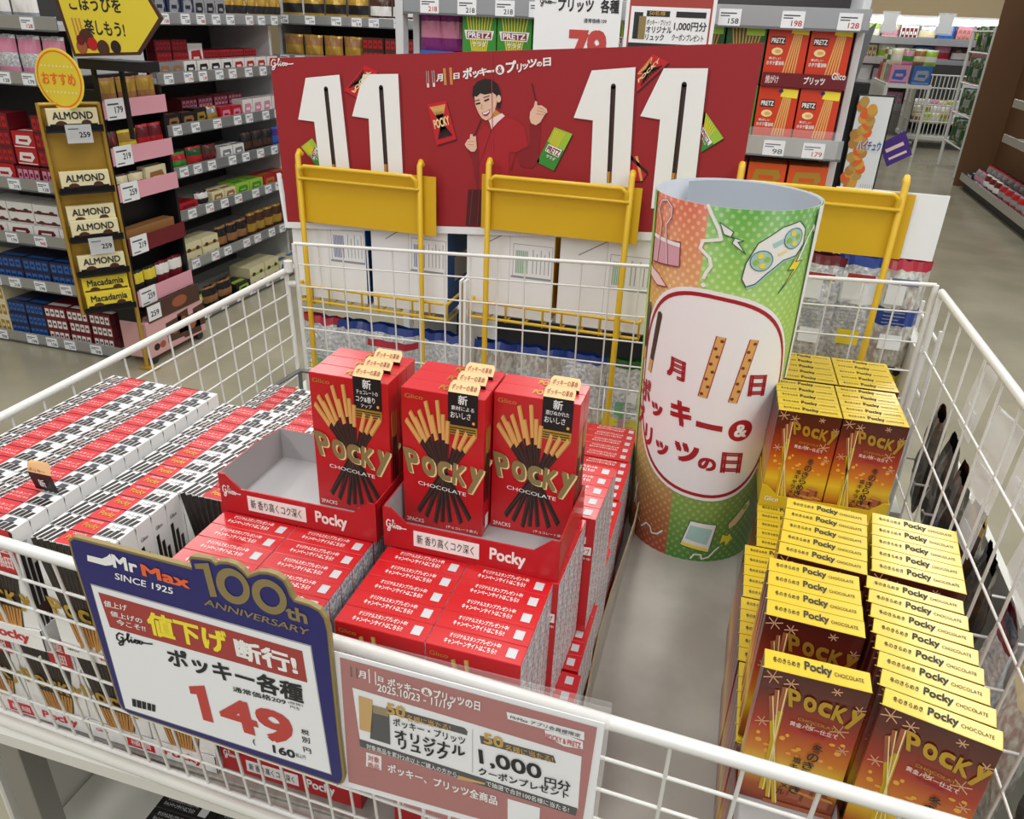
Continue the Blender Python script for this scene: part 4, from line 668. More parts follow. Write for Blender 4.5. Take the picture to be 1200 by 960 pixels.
for P in K['pack_g']:
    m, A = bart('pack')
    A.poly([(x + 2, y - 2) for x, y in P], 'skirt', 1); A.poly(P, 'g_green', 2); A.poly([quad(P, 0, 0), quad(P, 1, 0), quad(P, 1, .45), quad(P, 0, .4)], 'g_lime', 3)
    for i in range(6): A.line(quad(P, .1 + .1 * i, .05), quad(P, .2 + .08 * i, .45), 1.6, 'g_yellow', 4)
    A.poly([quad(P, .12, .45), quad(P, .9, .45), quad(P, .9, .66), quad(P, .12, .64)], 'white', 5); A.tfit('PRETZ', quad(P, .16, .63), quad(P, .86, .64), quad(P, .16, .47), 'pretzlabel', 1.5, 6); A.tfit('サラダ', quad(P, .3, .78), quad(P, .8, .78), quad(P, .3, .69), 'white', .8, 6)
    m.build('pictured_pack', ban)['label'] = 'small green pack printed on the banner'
m, A = bart('pictured_person')
A.poly(K['w_slv'], 'knitd', 2); A.poly(K['w_arm'], 'knitd', 2); A.poly(K['w_body'], 'knit', 3); A.poly(K['w_skirt'], 'skirt', 4)
for i in range(6):
    a, b = quad(K['w_skirt'], .1 + i * .16, .02), quad(K['w_skirt'], .08 + i * .17, .98); A.line(a, b, 1, 'banner', 5)
A.poly(K['w_hair'], 'hair', 4); A.poly(K['w_neck'], 'tand', 5); A.poly(K['w_collar'], 'pinkw', 6); A.poly(K['w_face'], 'skin', 7)
h = K['w_hair']; A.poly(h[:5] + [h[11], h[12], h[13], h[14]], 'hair', 8); A.circ(K['w_face'][5][0] + 3, K['w_face'][5][1] + 6, 4, 'skin', 8, 12, 6)
for a, b in K['w_eyes']: A.line(a, b, 2.6, 'hair', 9)
for a, b in K['w_brow']: A.line(a, b, 1.3, 'hair', 9)
A.path(K['w_nose'], .9, 'tand', 9); A.poly(K['w_mouth'], 'lips', 9); A.poly(K['w_teeth'], 'white', 10)
for a, b in K['w_sticks']: A.line(a, b, 1.8, 'skirt', 6)
A.poly(K['w_handl'], 'skin', 7); A.poly(K['w_handr'], 'skin', 7)
for a, b in K['w_fing']: A.line(a, b, .9, 'tand', 8)
b = K['w_body']; A.path([b[0], (b[0][0] - 14, b[0][1] - 40), (b[0][0] - 22, b[0][1] - 62)], 1.2, 'knitd', 5); A.path([b[5], b[6], (b[6][0] - 8, b[6][1] - 30)], 1.6, 'knitd', 5)
A.line(*K['w_fold'], 1.2, 'lips', 9)
o = m.build('pictured_person', ban); o['label'] = 'picture of a short haired person in a red sweater holding sticks'
# ------------------------------------------------------------------ yellow sign holders on the wagon behind
def holder(x0, x1, z0, z1, zb, label, wx0, wx1, wz):
    t = empty('sign_holder', ((x0 + x1) / 2, .878, zb), label, 'sign holder', 'yellow sign holders'); L = Vector(t.location)
    def prt(m, n):
        o = m.build(n, t); o.location = -L; return o
    for x in (x0, x1):
        m = MB(); m.sweep([(x, .874, zb), (x, .874, z1 + .018), (x, .880, z1 + .024), (x, .886, z1 + .018)], .0052, 'yframe', 8); prt(m, 'post')
    m = MB(); e = .006
    m.sweep([(x0 + e, .873, z1 - .022), (x0 + e, .868, z1 - .006), (x0 + e + .008, .868, z1 + .0), (x1 - e - .008, .868, z1 + .0), (x1 - e, .868, z1 - .006), (x1 - e, .873, z1 - .022)], .004, 'yframe', 8)
    m.sweep([(x0, .87, z1 - .022), (x1, .87, z1 - .022)], .003, 'yframe', 8); prt(m, 'top_loop')
    m = MB(); m.box(wx0, wx1, .8815, .8835, z0, z1, 'ycard'); o = prt(m, 'card')
    if wz is not None:
        m = MB()
        for z in (wz, wz - .03): m.sweep([(wx0 - .02, .884, z), (wx1 + .02, .884, z)], .003, 'yframe', 8)
        k = int((wx1 - wx0 + .04) / .034)
        for i in range(k + 1):
            x = wx0 - .02 + (wx1 - wx0 + .04) * i / k; m.sweep([(x, .884, wz), (x, .884, wz - .033), (x, 1.12, wz - .033)], .0022, 'yframe', 6)
        m.sweep([(wx0 - .02, .884, wz), (wx0 - .02, 1.12, wz)], .003, 'yframe', 8); m.sweep([(wx1 + .02, .884, wz), (wx1 + .02, 1.12, wz)], .003, 'yframe', 8)
        prt(m, 'basket')
holder(-.519, -.282, .08, .184, -.3135, 'left yellow sign holder with yellow card under the first two numerals', -.531, -.255, -.048)
holder(-.156, .088, .104, .197, -.3135, 'middle yellow sign holder with yellow card under the pictured woman', -.17, .106, -.034)
holder(.256, .494, .126, .224, -.3135, 'right yellow sign holder with yellow card beside the paper roll', .245, .513, -.1)
m = MB(); m.box(.40, .56, .886, .888, .127, .226, 'poly'); m.box(.45, .452, .8855, .887, .127, .226, 'line'); tag(m.build('blank_card'), 'blank white card slipped behind the right yellow sign holder', 'card')
def ship(x0, x1, z0, z1, side, bc, label):
    m = MB(); y0, y1 = .9075, 1.1; m.box(x0, x1, y0, y1, z0, z1, 'carton', {'+x': side, '-x': side, '+y': side}, bev=.001)
    w = x1 - x0; A = Art(m, lambda u, v, n: (x0 + u * w, y0 - n, z0 + v * (z1 - z0)))
    A.line((.2, .72), (.72, 1.0), .012, 'line', 1); A.line((.5, .0), (.5, 1), .003, 'line', 1)
    A.rect(.52, .42, .98, .44, 'line', 1); A.path([(.54, .44), (.54, .76), (.98, .76), (.98, .44)], .005, 'line', 1, True)
    for i in range(9): A.rect(.57 + i * .016, .47, .578 + i * .016, .7, bc, 2)
    for i in range(5): A.rect(.76 + i * .045, .48, .768 + i * .045, .72 - .04 * (i % 2), 'line', 2)
    S = Art(m, lambda u, v, n: (x1 + n, y0 + u * (y1 - y0), z0 + v * (z1 - z0))); S.rect(.2, .3, .8, .55, 'traygrey', 1); S.tbox('35797', .2, .8, .6, .88, 'traygrey', .5, 1)
    tag(m.build('shipping_carton'), label, 'carton', 'white shipping cartons')
ship(-.566, -.409, -.078, .11, 'cartblue', 'bcblue', 'white shipping carton with blue sides, far left under the banner')
ship(-.398, -.243, -.078, .11, 'cartblue', 'bcblue', 'white shipping carton with blue sides, second from the left, blue flank showing')
ship(-.205, -.040, -.064, .12, 'cartyel', 'bcgreen', 'white shipping carton with yellow sides, left one in the middle holder')
ship(-.030, .139, -.064, .12, 'cartyel', 'bcgreen', 'white shipping carton with yellow sides, right one in the middle holder')
# bags of snacks standing behind the back net
def pouch(w, h, t, base, top, bands, wr=1, rnd=random, n=10):
    m = MB(); nx, nz = 10, 12; V = {}
    sd = [rnd.uniform(-1, 1) for _ in range(40)]
    for sgn in (-1, 1):
        for j in range(nz + 1):
            for i in range(nx + 1):
                a, b = i / nx, j / nz; q = (math.sin(PI * a) ** .55) * (math.sin(PI * min(b * .92 + .04, 1)) ** .5)
                wob = wr * .004 * math.sin(sd[i % 7] * 6 + b * 9 + a * 7) * q
                V[sgn, i, j] = ((a - .5) * w * (1 - .05 * math.sin(PI * b)), sgn * (t / 2 * q + wob), b * h + wr * .003 * sd[i % 13] * b)
    for sgn in (-1, 1):
        for j in range(nz):
            b = (j + .5) / nz; mt = base
            for lo, hi, k in bands:
                if lo <= b < hi: mt = k
            if b > .92: mt = top
            for i in range(nx):
                mm = mt
                if mt == 'label': mm = 'paper' if 2 <= i <= 7 else base
                ids = [V[sgn, i, j], V[sgn, i + 1, j], V[sgn, i + 1, j + 1], V[sgn, i, j + 1]]
                m.add(ids if sgn < 0 else ids[::-1], [(0, 1, 2, 3)], mm, True)
    return m
bags = [(-.54, .12, 'silverbag', 'bagred', [(.05, .4, 'g_yellow')], 'silver bag with red edge at the far left behind the net'), (-.475, .13, 'silverbag', 'bagblue', [], 'silver bag with blue top second from the left'),
        (-.385, .155, 'silverbag', 'bagblue', [(.78, .86, 'bagred')], 'plump silver bag with blue and red edge under the second carton'), (-.27, .145, 'silverbag', 'bagblue', [(.1, .2, 'bagblue')], 'silver bag with blue sides left of the white divider board'),
        (-.165, .12, 'printbag', 'bagblue', [(.3, .5, 'silverbag')], 'printed bag with blue top right of the white divider board'), (-.07, .13, 'printbag', 'bagblue', [(.55, .75, 'silverbag')], 'printed reddish bag with blue top under the middle cartons'),
        (.02, .12, 'silverbag', 'bagblue', [(.2, .45, 'printbag')], 'silver and printed bag with blue top under the middle cartons'), (.115, .12, 'silverbag', 'g_dkgreen', [(.05, .3, 'g_yellow')], 'silver bag with yellow patch beside the paper roll')]
rb = random.Random(5)
for x, w, b, tp, bd, lb in bags:
    m = pouch(w * .82, .175, .05, b, tp, bd, 1, rb); A = Art(m, lambda u, v, n: (u * w * .4, -.0275 - n, v * .175))
    for q in range(4):
        u0 = rb.uniform(-.6, .2); v0 = rb.uniform(.2, .6); A.rect(u0, v0, u0 + rb.uniform(.15, .4), v0 + rb.uniform(.08, .2), rb.choice(('bcblue', 'paper', 'g_pink', 'bcgreen', 'paper')), 1 + q)
    for q in range(6): A.rect(-.5, .25 + q * .06, .1 + .3 * rb.random(), .262 + q * .06, 'line', 6)
    o = m.build('snack_bag', None, (x, .955, -.31), rb.uniform(-.12, .12)); tag(o, lb, 'snack bag', 'bags behind the back net')
for x, b, tp, z, bd, lb in [(.415, 'silverbag', 'g_maroon', -.08, [], 'silver bag next to the paper roll under the right card'), (.475, 'silverbag', 'bagblue', -.075, [(.6, .8, 'paper')], 'silver bag with white label in the middle of the right bags'), (.54, 'printbag', 'bagred', -.075, [(.45, .6, 'bagblue')], 'bag with red and blue top at the right corner')]:
    m = pouch(.078, .185, .05, b, tp, bd, 1, rb); A = Art(m, lambda u, v, n: (u * .035, -.0272 - n, v * .185))
    A.rect(-.7, .62, .1, .86, 'paper', 1); A.rect(-.6, .8, .6, .86, 'bagred' if x < .5 else 'bcblue', 2); A.rect(-.5, .2, .5, .34, 'g_yellow' if .45 < x < .5 else 'paper', 1)
    for q in range(7): A.rect(-.6, .38 + q * .033, .1 + .4 * rb.random(), .388 + q * .033, 'line', 3)
    o = m.build('snack_bag', None, (x, .955, z), rb.uniform(-.1, .1)); tag(o, lb, 'snack bag', 'bags behind the back net')
for x, lb in [(.40, 'left'), (.47, 'middle'), (.54, 'right')]:
    o = pouch(.07, .12, .05, 'g_yellow', 'g_black', [(.3, .6, 'silverbag')], 1, rb).build('snack_bag', None, (x, .955, -.2), 0); tag(o, 'low yellow and silver bag under the right bags, %s one' % lb, 'snack bag', 'bags behind the back net')
m = MB(); m.box(-.213, -.209, .89, 1.1, -.3145, .0, 'carton'); m.box(-.2085, -.2055, .89, 1.1, -.3145, -.005, 'kraft'); m.box(-.205, -.2, .89, 1.1, -.3145, .0, 'carton'); tag(m.build('divider_board'), 'white cardboard divider between the blue and yellow sided cartons', 'divider')
# the wagon behind that carries bags and holders
RW = empty('rear_wagon', (0, 1.0, -.88), 'second low wagon behind the back net carrying bags and sign holders', 'display wagon')
m = MB(); m.box(-.62, .62, .87, 1.2, -.33, -.315, 'apron'); o = m.build('deck', RW); o.location = (0, -1.0, .88)
for x in (-.6, .6):
    for y in (.88, 1.18):
        m = MB(); m.box(x - .012, x + .012, y - .012, y + .012, -.88, -.33, 'leg'); o = m.build('leg', RW); o.location = (0, -1.0, .88)
m = MB()
for z in (-.2, -.1, .0): m.sweep([(.60, .88, z), (.60, 1.2, z)], .003, 'wire', 6)
for y in (.88, .96, 1.04, 1.12, 1.2): m.sweep([(.60, y, -.32), (.60, y, .02)], .003, 'wire', 6)
m.box(.575, .592, .885, 1.1, -.31, -.02, 'apron')
o = m.build('side_net', RW); o.location = (0, -1.0, .88)
# ------------------------------------------------------------------ blue price sign
SY = -.05; SO = Vector((-.1917, SY, .069)); KX = .0
def plate(P, y0, th, mat, edge):
    m = MB(); n = len(P); Q = scaled(P)
    m.add([(SO.x + u, y0, SO.z + v) for u, v in Q], [range(n)], mat); m.add([(SO.x + u, y0 + th, SO.z + v) for u, v in Q], [range(n)[::-1]], edge)
    m.add([(SO.x + u, y0, SO.z + v) for u, v in Q] + [(SO.x + u, y0 + th, SO.z + v) for u, v in Q], [(i, (i + 1) % n, n + (i + 1) % n, n + i) for i in range(n)], edge)
    return m
outl = K['sg_out'][::-1]
cx = sum(p[0] for p in outl) / len(outl); cy = sum(p[1] for p in outl) / len(outl)
def inset(P, d):
    n = len(P); R = []
    area = sum(P[i][0] * P[(i + 1) % n][1] - P[(i + 1) % n][0] * P[i][1] for i in range(n)); sg = 1 if area > 0 else -1
    for i in range(n):
        a, b, c = P[i - 1], P[i], P[(i + 1) % n]; t = (c[0] - a[0], c[1] - a[1]); L = math.hypot(*t) or 1
        R.append((b[0] - t[1] / L * d * sg, b[1] + t[0] / L * d * sg))
    return R
m = plate(outl, SY, .004, 'gold', 'gold')
sign = m.build('price_sign'); tag(sign, 'dark blue and gold price sign hooked on the front rail, white sheet reading 149', 'price sign')
def sart(): 
    m = MB(); return m, Art(m, lambda u, v, n: (SO.x + u * .001, SY - .0002 - n, SO.z + v * .001))
m, A = sart(); A.poly(inset(outl, 2.2), 'navy', 1)
A.poly(K['sg_bar'], 'white', 2); A.poly(K['sg_one'], 'gold', 3)
for o_, i_ in K['sg_rings']: A.ringpoly(o_, i_, 'gold', 3)
TSET = K['sg_t']
for s, P, c, b in TSET[:5]: A.tfit(s, *P, c, 1.6 * b, 3)
m.build('blue_face', sign)
m, A = sart(); A.poly(inset(K['sg_paper'], -1.5)[::1], 'traygrey', 2); A.poly(K['sg_paper'], 'paper', 3); A.poly(K['sg_band'], 'bandred', 4)
for s, P, c, b in TSET[5:]:
    if s == 'Glico': script(A, *P, c, 1.6, 5)
    else: A.tfit(s, *P, c, 1.6 * b, 5)
A.poly(K['sg_1'], 'signred', 5)
P = K['sg_bc']
for i in range(24):
    u = i / 24; 
    if (i * 7) % 5: A.line(quad(P, u, .02), quad(P, u, .98), .9 if i % 3 else 1.5, 'ink', 5)
o = m.build('price_sheet', sign); o['label'] = 'white printed sheet with large red price'
m = MB()
for u in (30, 180): m.sweep([(SO.x + u * .001, SY + .005, SO.z - .06), (SO.x + u * .001, SY + .008, SO.z - .055), (SO.x + u * .001, fy(SO.x + u * .001) - .003, SO.z - .0625), (SO.x + u * .001, fy(SO.x + u * .001) + .01, SO.z - .065)], .002, 'clearfrost', 6)
m.build('hook', sign)
# ------------------------------------------------------------------ coupon card in its clear sleeve
CO = Vector((.0226, -.05, .0177))
m = MB(); P = scaled(K['cp_card']); n = len(P); cy0 = -.046
m.add([(CO.x + u, cy0, CO.z + v) for u, v in P] + [(CO.x + u, cy0 + .0008, CO.z + v) for u, v in P], [range(n), range(2 * n - 1, n - 1, -1)] + [(i, n + i, n + (i + 1) % n, (i + 1) % n) for i in range(n)], 'paper')
card = m.build('coupon_card'); tag(card, 'red and white campaign card in a clear sleeve on the front rail', 'card')
m = MB(); A = Art(m, lambda u, v, n: (CO.x + u * .001, cy0 - .0002 - n, CO.z + v * .001))
A.poly(K['cp_red'], 'bandred', 1); A.poly(K['cp_white'], 'paper', 2); A.poly(K['cp_strip'], 'ink', 3); A.poly(K['cp_pill1'], 'ink', 3); A.poly(K['cp_pill2'], 'ink', 3)
for P, c in zip(K['cp_bag'], ('cgold', 'ink', 'gold')): A.poly(P, c, 4 if c != 'gold' else 5)
A.line(*K['cp_div'], .4, 'line', 3); A.poly(K['cp_gold'], 'cgold', 4); A.poly(K['cp_sq'], 'paper', 3); A.poly(K['cp_qr'], 'paper', 3); A.poly(K['cp_tp'], 'paper', 3); A.poly(K['cp_ov'], 'paper', 3)
for i, (a, b) in enumerate(K['cp_sticks']): A.line(a, b, 1.1, 'brown' if i < 2 else 'pinkw', 3)
u, v = K['cp_c']; A.circ(u, v, 4.2, 'white', 3); A.tfit('&', (u - 2.4, v - 2.8), (u + 2.4, v - 3.2), (u - 2.4, v + 2.8), 'bandred', .8, 4)
for s, P, c, b in K['cp_t']: A.tfit(s, *P, c, 1.5 * b, 6)
m.build('printed_face', card)
m = MB(); m.box(CO.x - .004, CO.x + .209, -.0475, -.0468, CO.z - .150, CO.z + .012, 'clear'); m.box(CO.x - .004, CO.x + .209, -.0445, -.0438, CO.z - .150, CO.z + .014, 'clear'); m.box(CO.x - .004, CO.x - .0032, -.0475, -.0438, CO.z - .15, CO.z + .012, 'clearfrost')
o = m.build('clear_sleeve', card)
# ------------------------------------------------------------------ clear pockets and dark packs hung on the outside of the right net
rr = random.Random(9)
for i, (y, z, w, h) in enumerate([(.62, -.03, .07, .10), (.50, -.06, .08, .11), (.42, -.02, .06, .09), (.36, -.10, .10, .12), (.27, -.06, .07, .11), (.55, -.16, .07, .09)]):
    m = MB(); m.box(0, .0012, 0, w, 0, h, 'clearfrost', bev=.0004); m.sweep([(.0, w * .3, h), (-.012, w * .5, h + .006), (0, w * .7, h)], .0016, 'clearfrost', 6); m.box(-.001, .0, w * .2, w * .8, h * .15, h * .35, 'clearfrost')
    o = m.build('price_pocket', None, (.592 + .004 * i, y - w / 2, z)); o.rotation_euler = (rr.uniform(-.1, .1), .08, rr.uniform(-.1, .1)); tag(o, 'clear plastic price pocket hung outside the right net, %s from the far end' % od((1, 3, 4, 5, 6, 2)[i]), 'price pocket', 'clear price pockets')
for i, (y, z, b, tp) in enumerate([(.86, -.22, 'darkbag', 'g_brown'), (.77, -.23, 'darkbag', 'g_black'), (.68, -.23, 'darkbag', 'g_brown'), (.59, -.24, 'darkbag', 'g_gold'), (.50, -.25, 'darkbag', 'g_black'), (.40, -.27, 'silverbag', 'g_maroon'), (.30, -.28, 'printbag', 'g_cream'), (.20, -.28, 'darkbag', 'g_maroon')]):
    o = pouch(.09, .17, .03, b, tp, [(.3, .5, 'g_violet' if i == 2 else b)], 1, rr).build('snack_bag', None, (.632 + .004 * (i % 2), y, z - .06), 1.45 + rr.uniform(-.1, .1)); tag(o, 'dark snack pack hanging outside the right net, %s from the far end' % od(i + 1), 'snack bag', 'packs outside the right net')
m = MB(); m.box(.675, .685, -.1, .92, -.88, -.2, 'apron')
for k in range(10): m.sweep([(.675, .88 - .09 * k, -.21), (.605, .88 - .09 * k, -.21), (.60, .88 - .09 * k, -.204)], .002, 'wire', 6)
tag(m.build('hook_panel'), 'low white hook panel standing along the right side of the wagon', 'display panel')
# ------------------------------------------------------------------ store shelving behind
def unit(name, label, x, y, rz, width, depth, shelves, ztop, body='shelfdark', group='store shelf units', lipm='steel', lip=.045, tags=(), zb=-.88, tagpink=False, side='shelfwhite', tagrnd=1):
    """shelf unit facing local -y; shelves = heights of the shelf boards"""
    root = empty(name, (x, y, 0), label, 'shelf unit', group, rz)
    m = MB(); m.box(0, width, depth - .02, depth, zb, ztop, body); m.build('back_panel', root)
    for xa in (0, width - .02):
        m = MB(); m.box(xa, xa + .02, .06, depth, zb, ztop, side, bev=.002); m.build('end_panel', root)
    m = MB(); m.box(0, width, .05, depth - .02, zb, min(shelves) - .03, body); m.build('plinth', root)
    rn = random.Random(int(abs(x * 100)) + tagrnd)
    for k, z in enumerate(shelves):
        m = MB(); m.box(.0, width, 0, depth - .02, z - .02, z, 'shelfwhite'); m.box(.0, width, -.006, .002, z - .022, z + lip - .022, lipm, bev=.001); m.box(0, width, -.008, -.005, z - .024, z - .018, 'wiregrey')
        s = m.build('shelf', root)
        q = .03 + rn.uniform(0, .06)
        while q < width - .07:
            w = .055
            t = MB(); t.box(q, q + w, -.0085, -.0065, z - .02, z + .018, 'tag'); A = Art(t, lambda u, v, n: (q + u * w, -.0085 - n, z - .02 + v * .038))
            A.rect(.08, .55, .5, .62, 'tagink', 1); A.rect(.08, .7, .8, .78, 'tagink', 1); A.tbox(rn.choice(('158', '198', '98', '218', '179', '128')), .45, .12, .92, .45, 'signred' if rn.random() < .3 else 'tagink', .8, 1)
            t.build('price_tag', s); q += rn.uniform(.09, .16)
    return root
def wpt(x, y, rz, lx, ly): c, s = math.cos(rz), math.sin(rz); return (x + lx * c - ly * s, y + lx * s + ly * c)
PM = {}
def prod(kind, w, d, h, col, acc, txt=''):
    k = (kind, w, d, h, col, acc, txt)
    if k in PM: return PM[k]
    rnd = random.Random(len(PM) + 3)
    if kind == 'pouch':
        m = pouch(w, h, d, col, acc, [(.25, .55, acc), (.6, .7, col)], .6, rnd)
    else:
        m = MB(); m.box(-w / 2, w / 2, 0, d, 0, h, col, bev=.001)
        A = Art(m, lambda u, v, n: (-w / 2 + u * w, -n * 2, v * h)); T = Art(m, lambda u, v, n: (-w / 2 + u * w, v * d, h + n * 2))
        if kind == 'box':
            A.poly([(.12, .25), (.7, .2), (.88, .5), (.8, .78), (.2, .75)], acc, 1); A.rect(.05, .06, .95, .12, acc, 1); A.rect(.3, .4, .7, .55, col, 2); T.rect(.1, .2, .9, .5, acc, 1)
        elif kind == 'stack':   # carton of small packs: windows on the front
            for i in range(4): A.rect(.06 + i * .235, .18, .24 + i * .235, .82, acc, 1); A.rect(.1 + i * .235, .4, .2 + i * .235, .6, col, 2)
            T.rect(.05, .15, .95, .35, acc, 1)
        elif kind == 'bar':
            A.rect(.03, .08, .97, .3, acc, 1); A.circ(.25, .25, .12, 'g_brown', 2, 10, .2); A.circ(.75, .28, .11, 'g_brown', 2, 10, .2)
        if txt: A.tbox(txt, .1, .5, .9, .85, 'ink' if col not in ('g_brown', 'g_navy', 'g_maroon', 'g_black', 'g_red') else 'goldedge', 1.2, 3)
    PM[k] = m.mesh('product_' + kind); return PM[k]
KW = {'box': ('sweets_box', 'sweets box', 'sweets box'), 'stack': ('sweets_carton', 'carton of sweets', 'sweets box'), 'pouch': ('snack_pouch', 'snack pouch', 'snack bag'), 'bar': ('chocolate_box', 'flat chocolate box', 'sweets box')}
def cw(c): return c.replace('g_', '').replace('dk', 'dark ').replace('ltb', 'light b').replace('bag', '').replace('wbox', 'white')
def row(x, y, rz, z, lx, unitname, shelfword, items, group, gap=.006, jit=.004, rnd=random.Random(2)):
    """items: (kind, w, d, h, colour, accent, count, stacked, depth offset, text)"""
    i = 0
    for it in items:
        kind, w, d, h, col, acc, cnt, st = it[:8]; off = it[8] if len(it) > 8 else .012; txt = it[9] if len(it) > 9 else ''
        for c in range(cnt):
            i += 1
            for k in range(st):
                px, py = wpt(x, y, rz, lx + w / 2, off + rnd.uniform(0, jit) + (d / 2 if kind == 'pouch' else 0))
                n, words, cat = KW[kind]
                o = put(prod(kind, w, d, h, col, acc, txt), n, None, (px, py, z + k * (h + .0005)), rz + rnd.uniform(-.03, .03))
                lev = '' if st == 1 else ('lower ', 'second ', 'third ', 'fourth ', 'fifth ')[k] if k < st - 1 or st > 2 else 'upper '
                tag(o, '%s%s %s, %s along the %s, %s' % (lev, cw(col), words, od(i), shelfword, unitname), cat, group)
            lx += w + gap
SW = ('top shelf', 'second shelf', 'third shelf', 'fourth shelf', 'fifth shelf', 'sixth shelf', 'bottom shelf')
# end unit at the far left, facing the camera
U1 = (-2.86, 1.98, 0); z1 = [.36, .18, -.20, -.415, -.605, -.85]
unit('shelf_unit', 'shelf unit at the left edge facing the wagon with cookies and cartons', *U1, .80, .42, z1, .75)
N1 = 'left end unit'
row(*U1, z1[0], .46, N1, SW[0], [('pouch', .12, .04, .13, 'g_silver', 'g_white', 2, 1)], 'goods on the left end unit')
row(*U1, z1[1], .36, N1, SW[1], [('pouch', .1, .05, .14, 'g_pink', 'silverbag', 4, 1)], 'goods on the left end unit')
row(*U1, z1[2], .24, N1, SW[2], [('box', .10, .1, .07, 'g_red', 'g_white', 2, 1), ('stack', .11, .1, .065, 'g_maroon', 'g_pink', 3, 1, .015)], 'goods on the left end unit')
row(*U1, z1[2] + .072, .24, N1, 'third shelf upper layer', [('stack', .11, .1, .06, 'g_maroon', 'g_red', 2, 3), ('box', .1, .1, .06, 'g_red', 'g_white', 1, 2), ('stack', .1, .1, .06, 'g_maroon', 'g_red', 1, 3)], 'goods on the left end unit')
row(*U1, z1[3], .22, N1, SW[3], [('box', .12, .14, .05, 'g_white', 'g_maroon', 4, 1), ], 'goods on the left end unit')
row(*U1, z1[3] + .052, .22, N1, 'fourth shelf upper layer', [('bar', .12, .12, .04, 'g_white', 'g_maroon', 3, 2, .03)], 'goods on the left end unit')
row(*U1, z1[4], .16, N1, SW[4], [('stack', .07, .1, .05, 'g_cream', 'g_gold', 1, 2), ('stack', .13, .14, .05, 'g_navy', 'g_blue', 3, 2), ('stack', .1, .12, .045, 'g_maroon', 'g_white', 1, 2)], 'goods on the left end unit')
row(*U1, z1[5], .12, N1, SW[6], [('stack', .11, .14, .07, 'g_cream', 'g_gold', 1, 3), ('stack', .09, .14, .05, 'g_navy', 'g_blue', 2, 3), ('stack', .105, .14, .05, 'g_maroon', 'g_white', 3, 3)], 'goods on the left end unit')
# long unit running away on the left, facing the aisle
U2 = (-2.05, 2.42, PI / 2); z2 = [.385, .165, -.035, -.205, -.385, -.605, -.85]
unit('shelf_unit', 'long shelf unit running away on the left with chocolate shelves', *U2, .96, .42, z2, .72, tagrnd=5)
N2 = 'left aisle unit'; G2 = 'goods on the left aisle unit'
row(*U2, z2[0], 0.06, N2, SW[0], [('box', .08, .05, .09, 'g_navy', 'g_silver', 3, 1), ('box', .07, .05, .08, 'g_silver', 'g_black', 3, 1), ('pouch', .09, .04, .1, 'g_gold', 'g_black', 5, 1)], G2)
row(*U2, z2[1], 0.04, N2, SW[1], [('box', .075, .06, .06, 'g_silver', 'g_ltbrown', 2, 1), ('box', .08, .06, .06, 'g_white', 'g_black', 4, 1), ('box', .09, .06, .06, 'g_white', 'g_red', 4, 1)], G2)
row(*U2, z2[1], 0.16, N2, 'second shelf back', [('stack', .1, .1, .045, 'g_maroon', 'g_red', 2, 3, .11), ('box', .1, .1, .12, 'g_white', 'g_red', 1, 1, .11), ('stack', .1, .1, .045, 'g_red', 'g_maroon', 4, 2, .11)], G2)
row(*U2, z2[2], 0.04, N2, SW[2], [('box', .09, .06, .06, 'g_black', 'g_ltbrown', 2, 1), ('box', .08, .06, .07, 'g_black', 'g_gold', 1, 1), ('pouch', .09, .04, .07, 'g_silver', 'g_gold', 1, 1), ('box', .08, .06, .06, 'g_red', 'g_pink', 2, 1), ('box', .08, .06, .08, 'g_white', 'g_pink', 4, 1)], G2)
row(*U2, z2[2], 0.26, N2, 'third shelf back', [('stack', .11, .1, .05, 'g_maroon', 'g_pink', 4, 2, .1)], G2)
row(*U2, z2[3], 0.04, N2, SW[3], [('pouch', .11, .05, .075, 'g_red', 'g_green', 1, 1), ('pouch', .11, .05, .085, 'g_dkgreen', 'g_red', 1, 1), ('pouch', .1, .05, .08, 'g_brown', 'g_maroon', 1, 1), ('box', .09, .06, .06, 'g_white', 'g_silver', 2, 1), ('pouch', .085, .04, .1, 'g_black', 'g_brown', 3, 1), ('pouch', .085, .04, .1, 'g_violet', 'g_blue', 2, 1)], G2)
row(*U2, z2[4], 0.04, N2, SW[4], [('box', .13, .12, .045, 'g_red', 'g_maroon', 1, 1), ('pouch', .09, .05, .07, 'g_white', 'g_black', 1, 1), ('box', .09, .08, .055, 'g_cream', 'g_ltbrown', 2, 1), ('box', .11, .1, .06, 'g_lime', 'g_green', 2, 1), ('box', .12, .1, .06, 'g_red', 'g_gold', 3, 1)], G2)
row(*U2, z2[5], 0.03, N2, SW[5], [('bar', .12, .1, .045, 'g_cream', 'g_gold', 2, 2), ('pouch', .08, .04, .11, 'g_black', 'g_ltbrown', 3, 1), ('pouch', .075, .04, .12, 'g_brown', 'g_gold', 4, 1), ('pouch', .075, .04, .12, 'g_brown', 'g_maroon', 4, 1)], G2)
row(*U2, z2[6], 0.03, N2, SW[6], [('pouch', .1, .05, .09, 'g_lime', 'g_black', 1, 1), ('pouch', .11, .05, .1, 'g_black', 'g_ltbrown', 2, 1), ('box', .12, .1, .05, 'g_black', 'g_lime', 1, 1), ('bar', .13, .12, .05, 'g_cream', 'g_lime', 2, 2), ('box', .12, .1, .06, 'g_cream', 'g_blue', 2, 1), ('bar', .11, .1, .05, 'g_lime', 'g_cream', 1, 1)], G2)
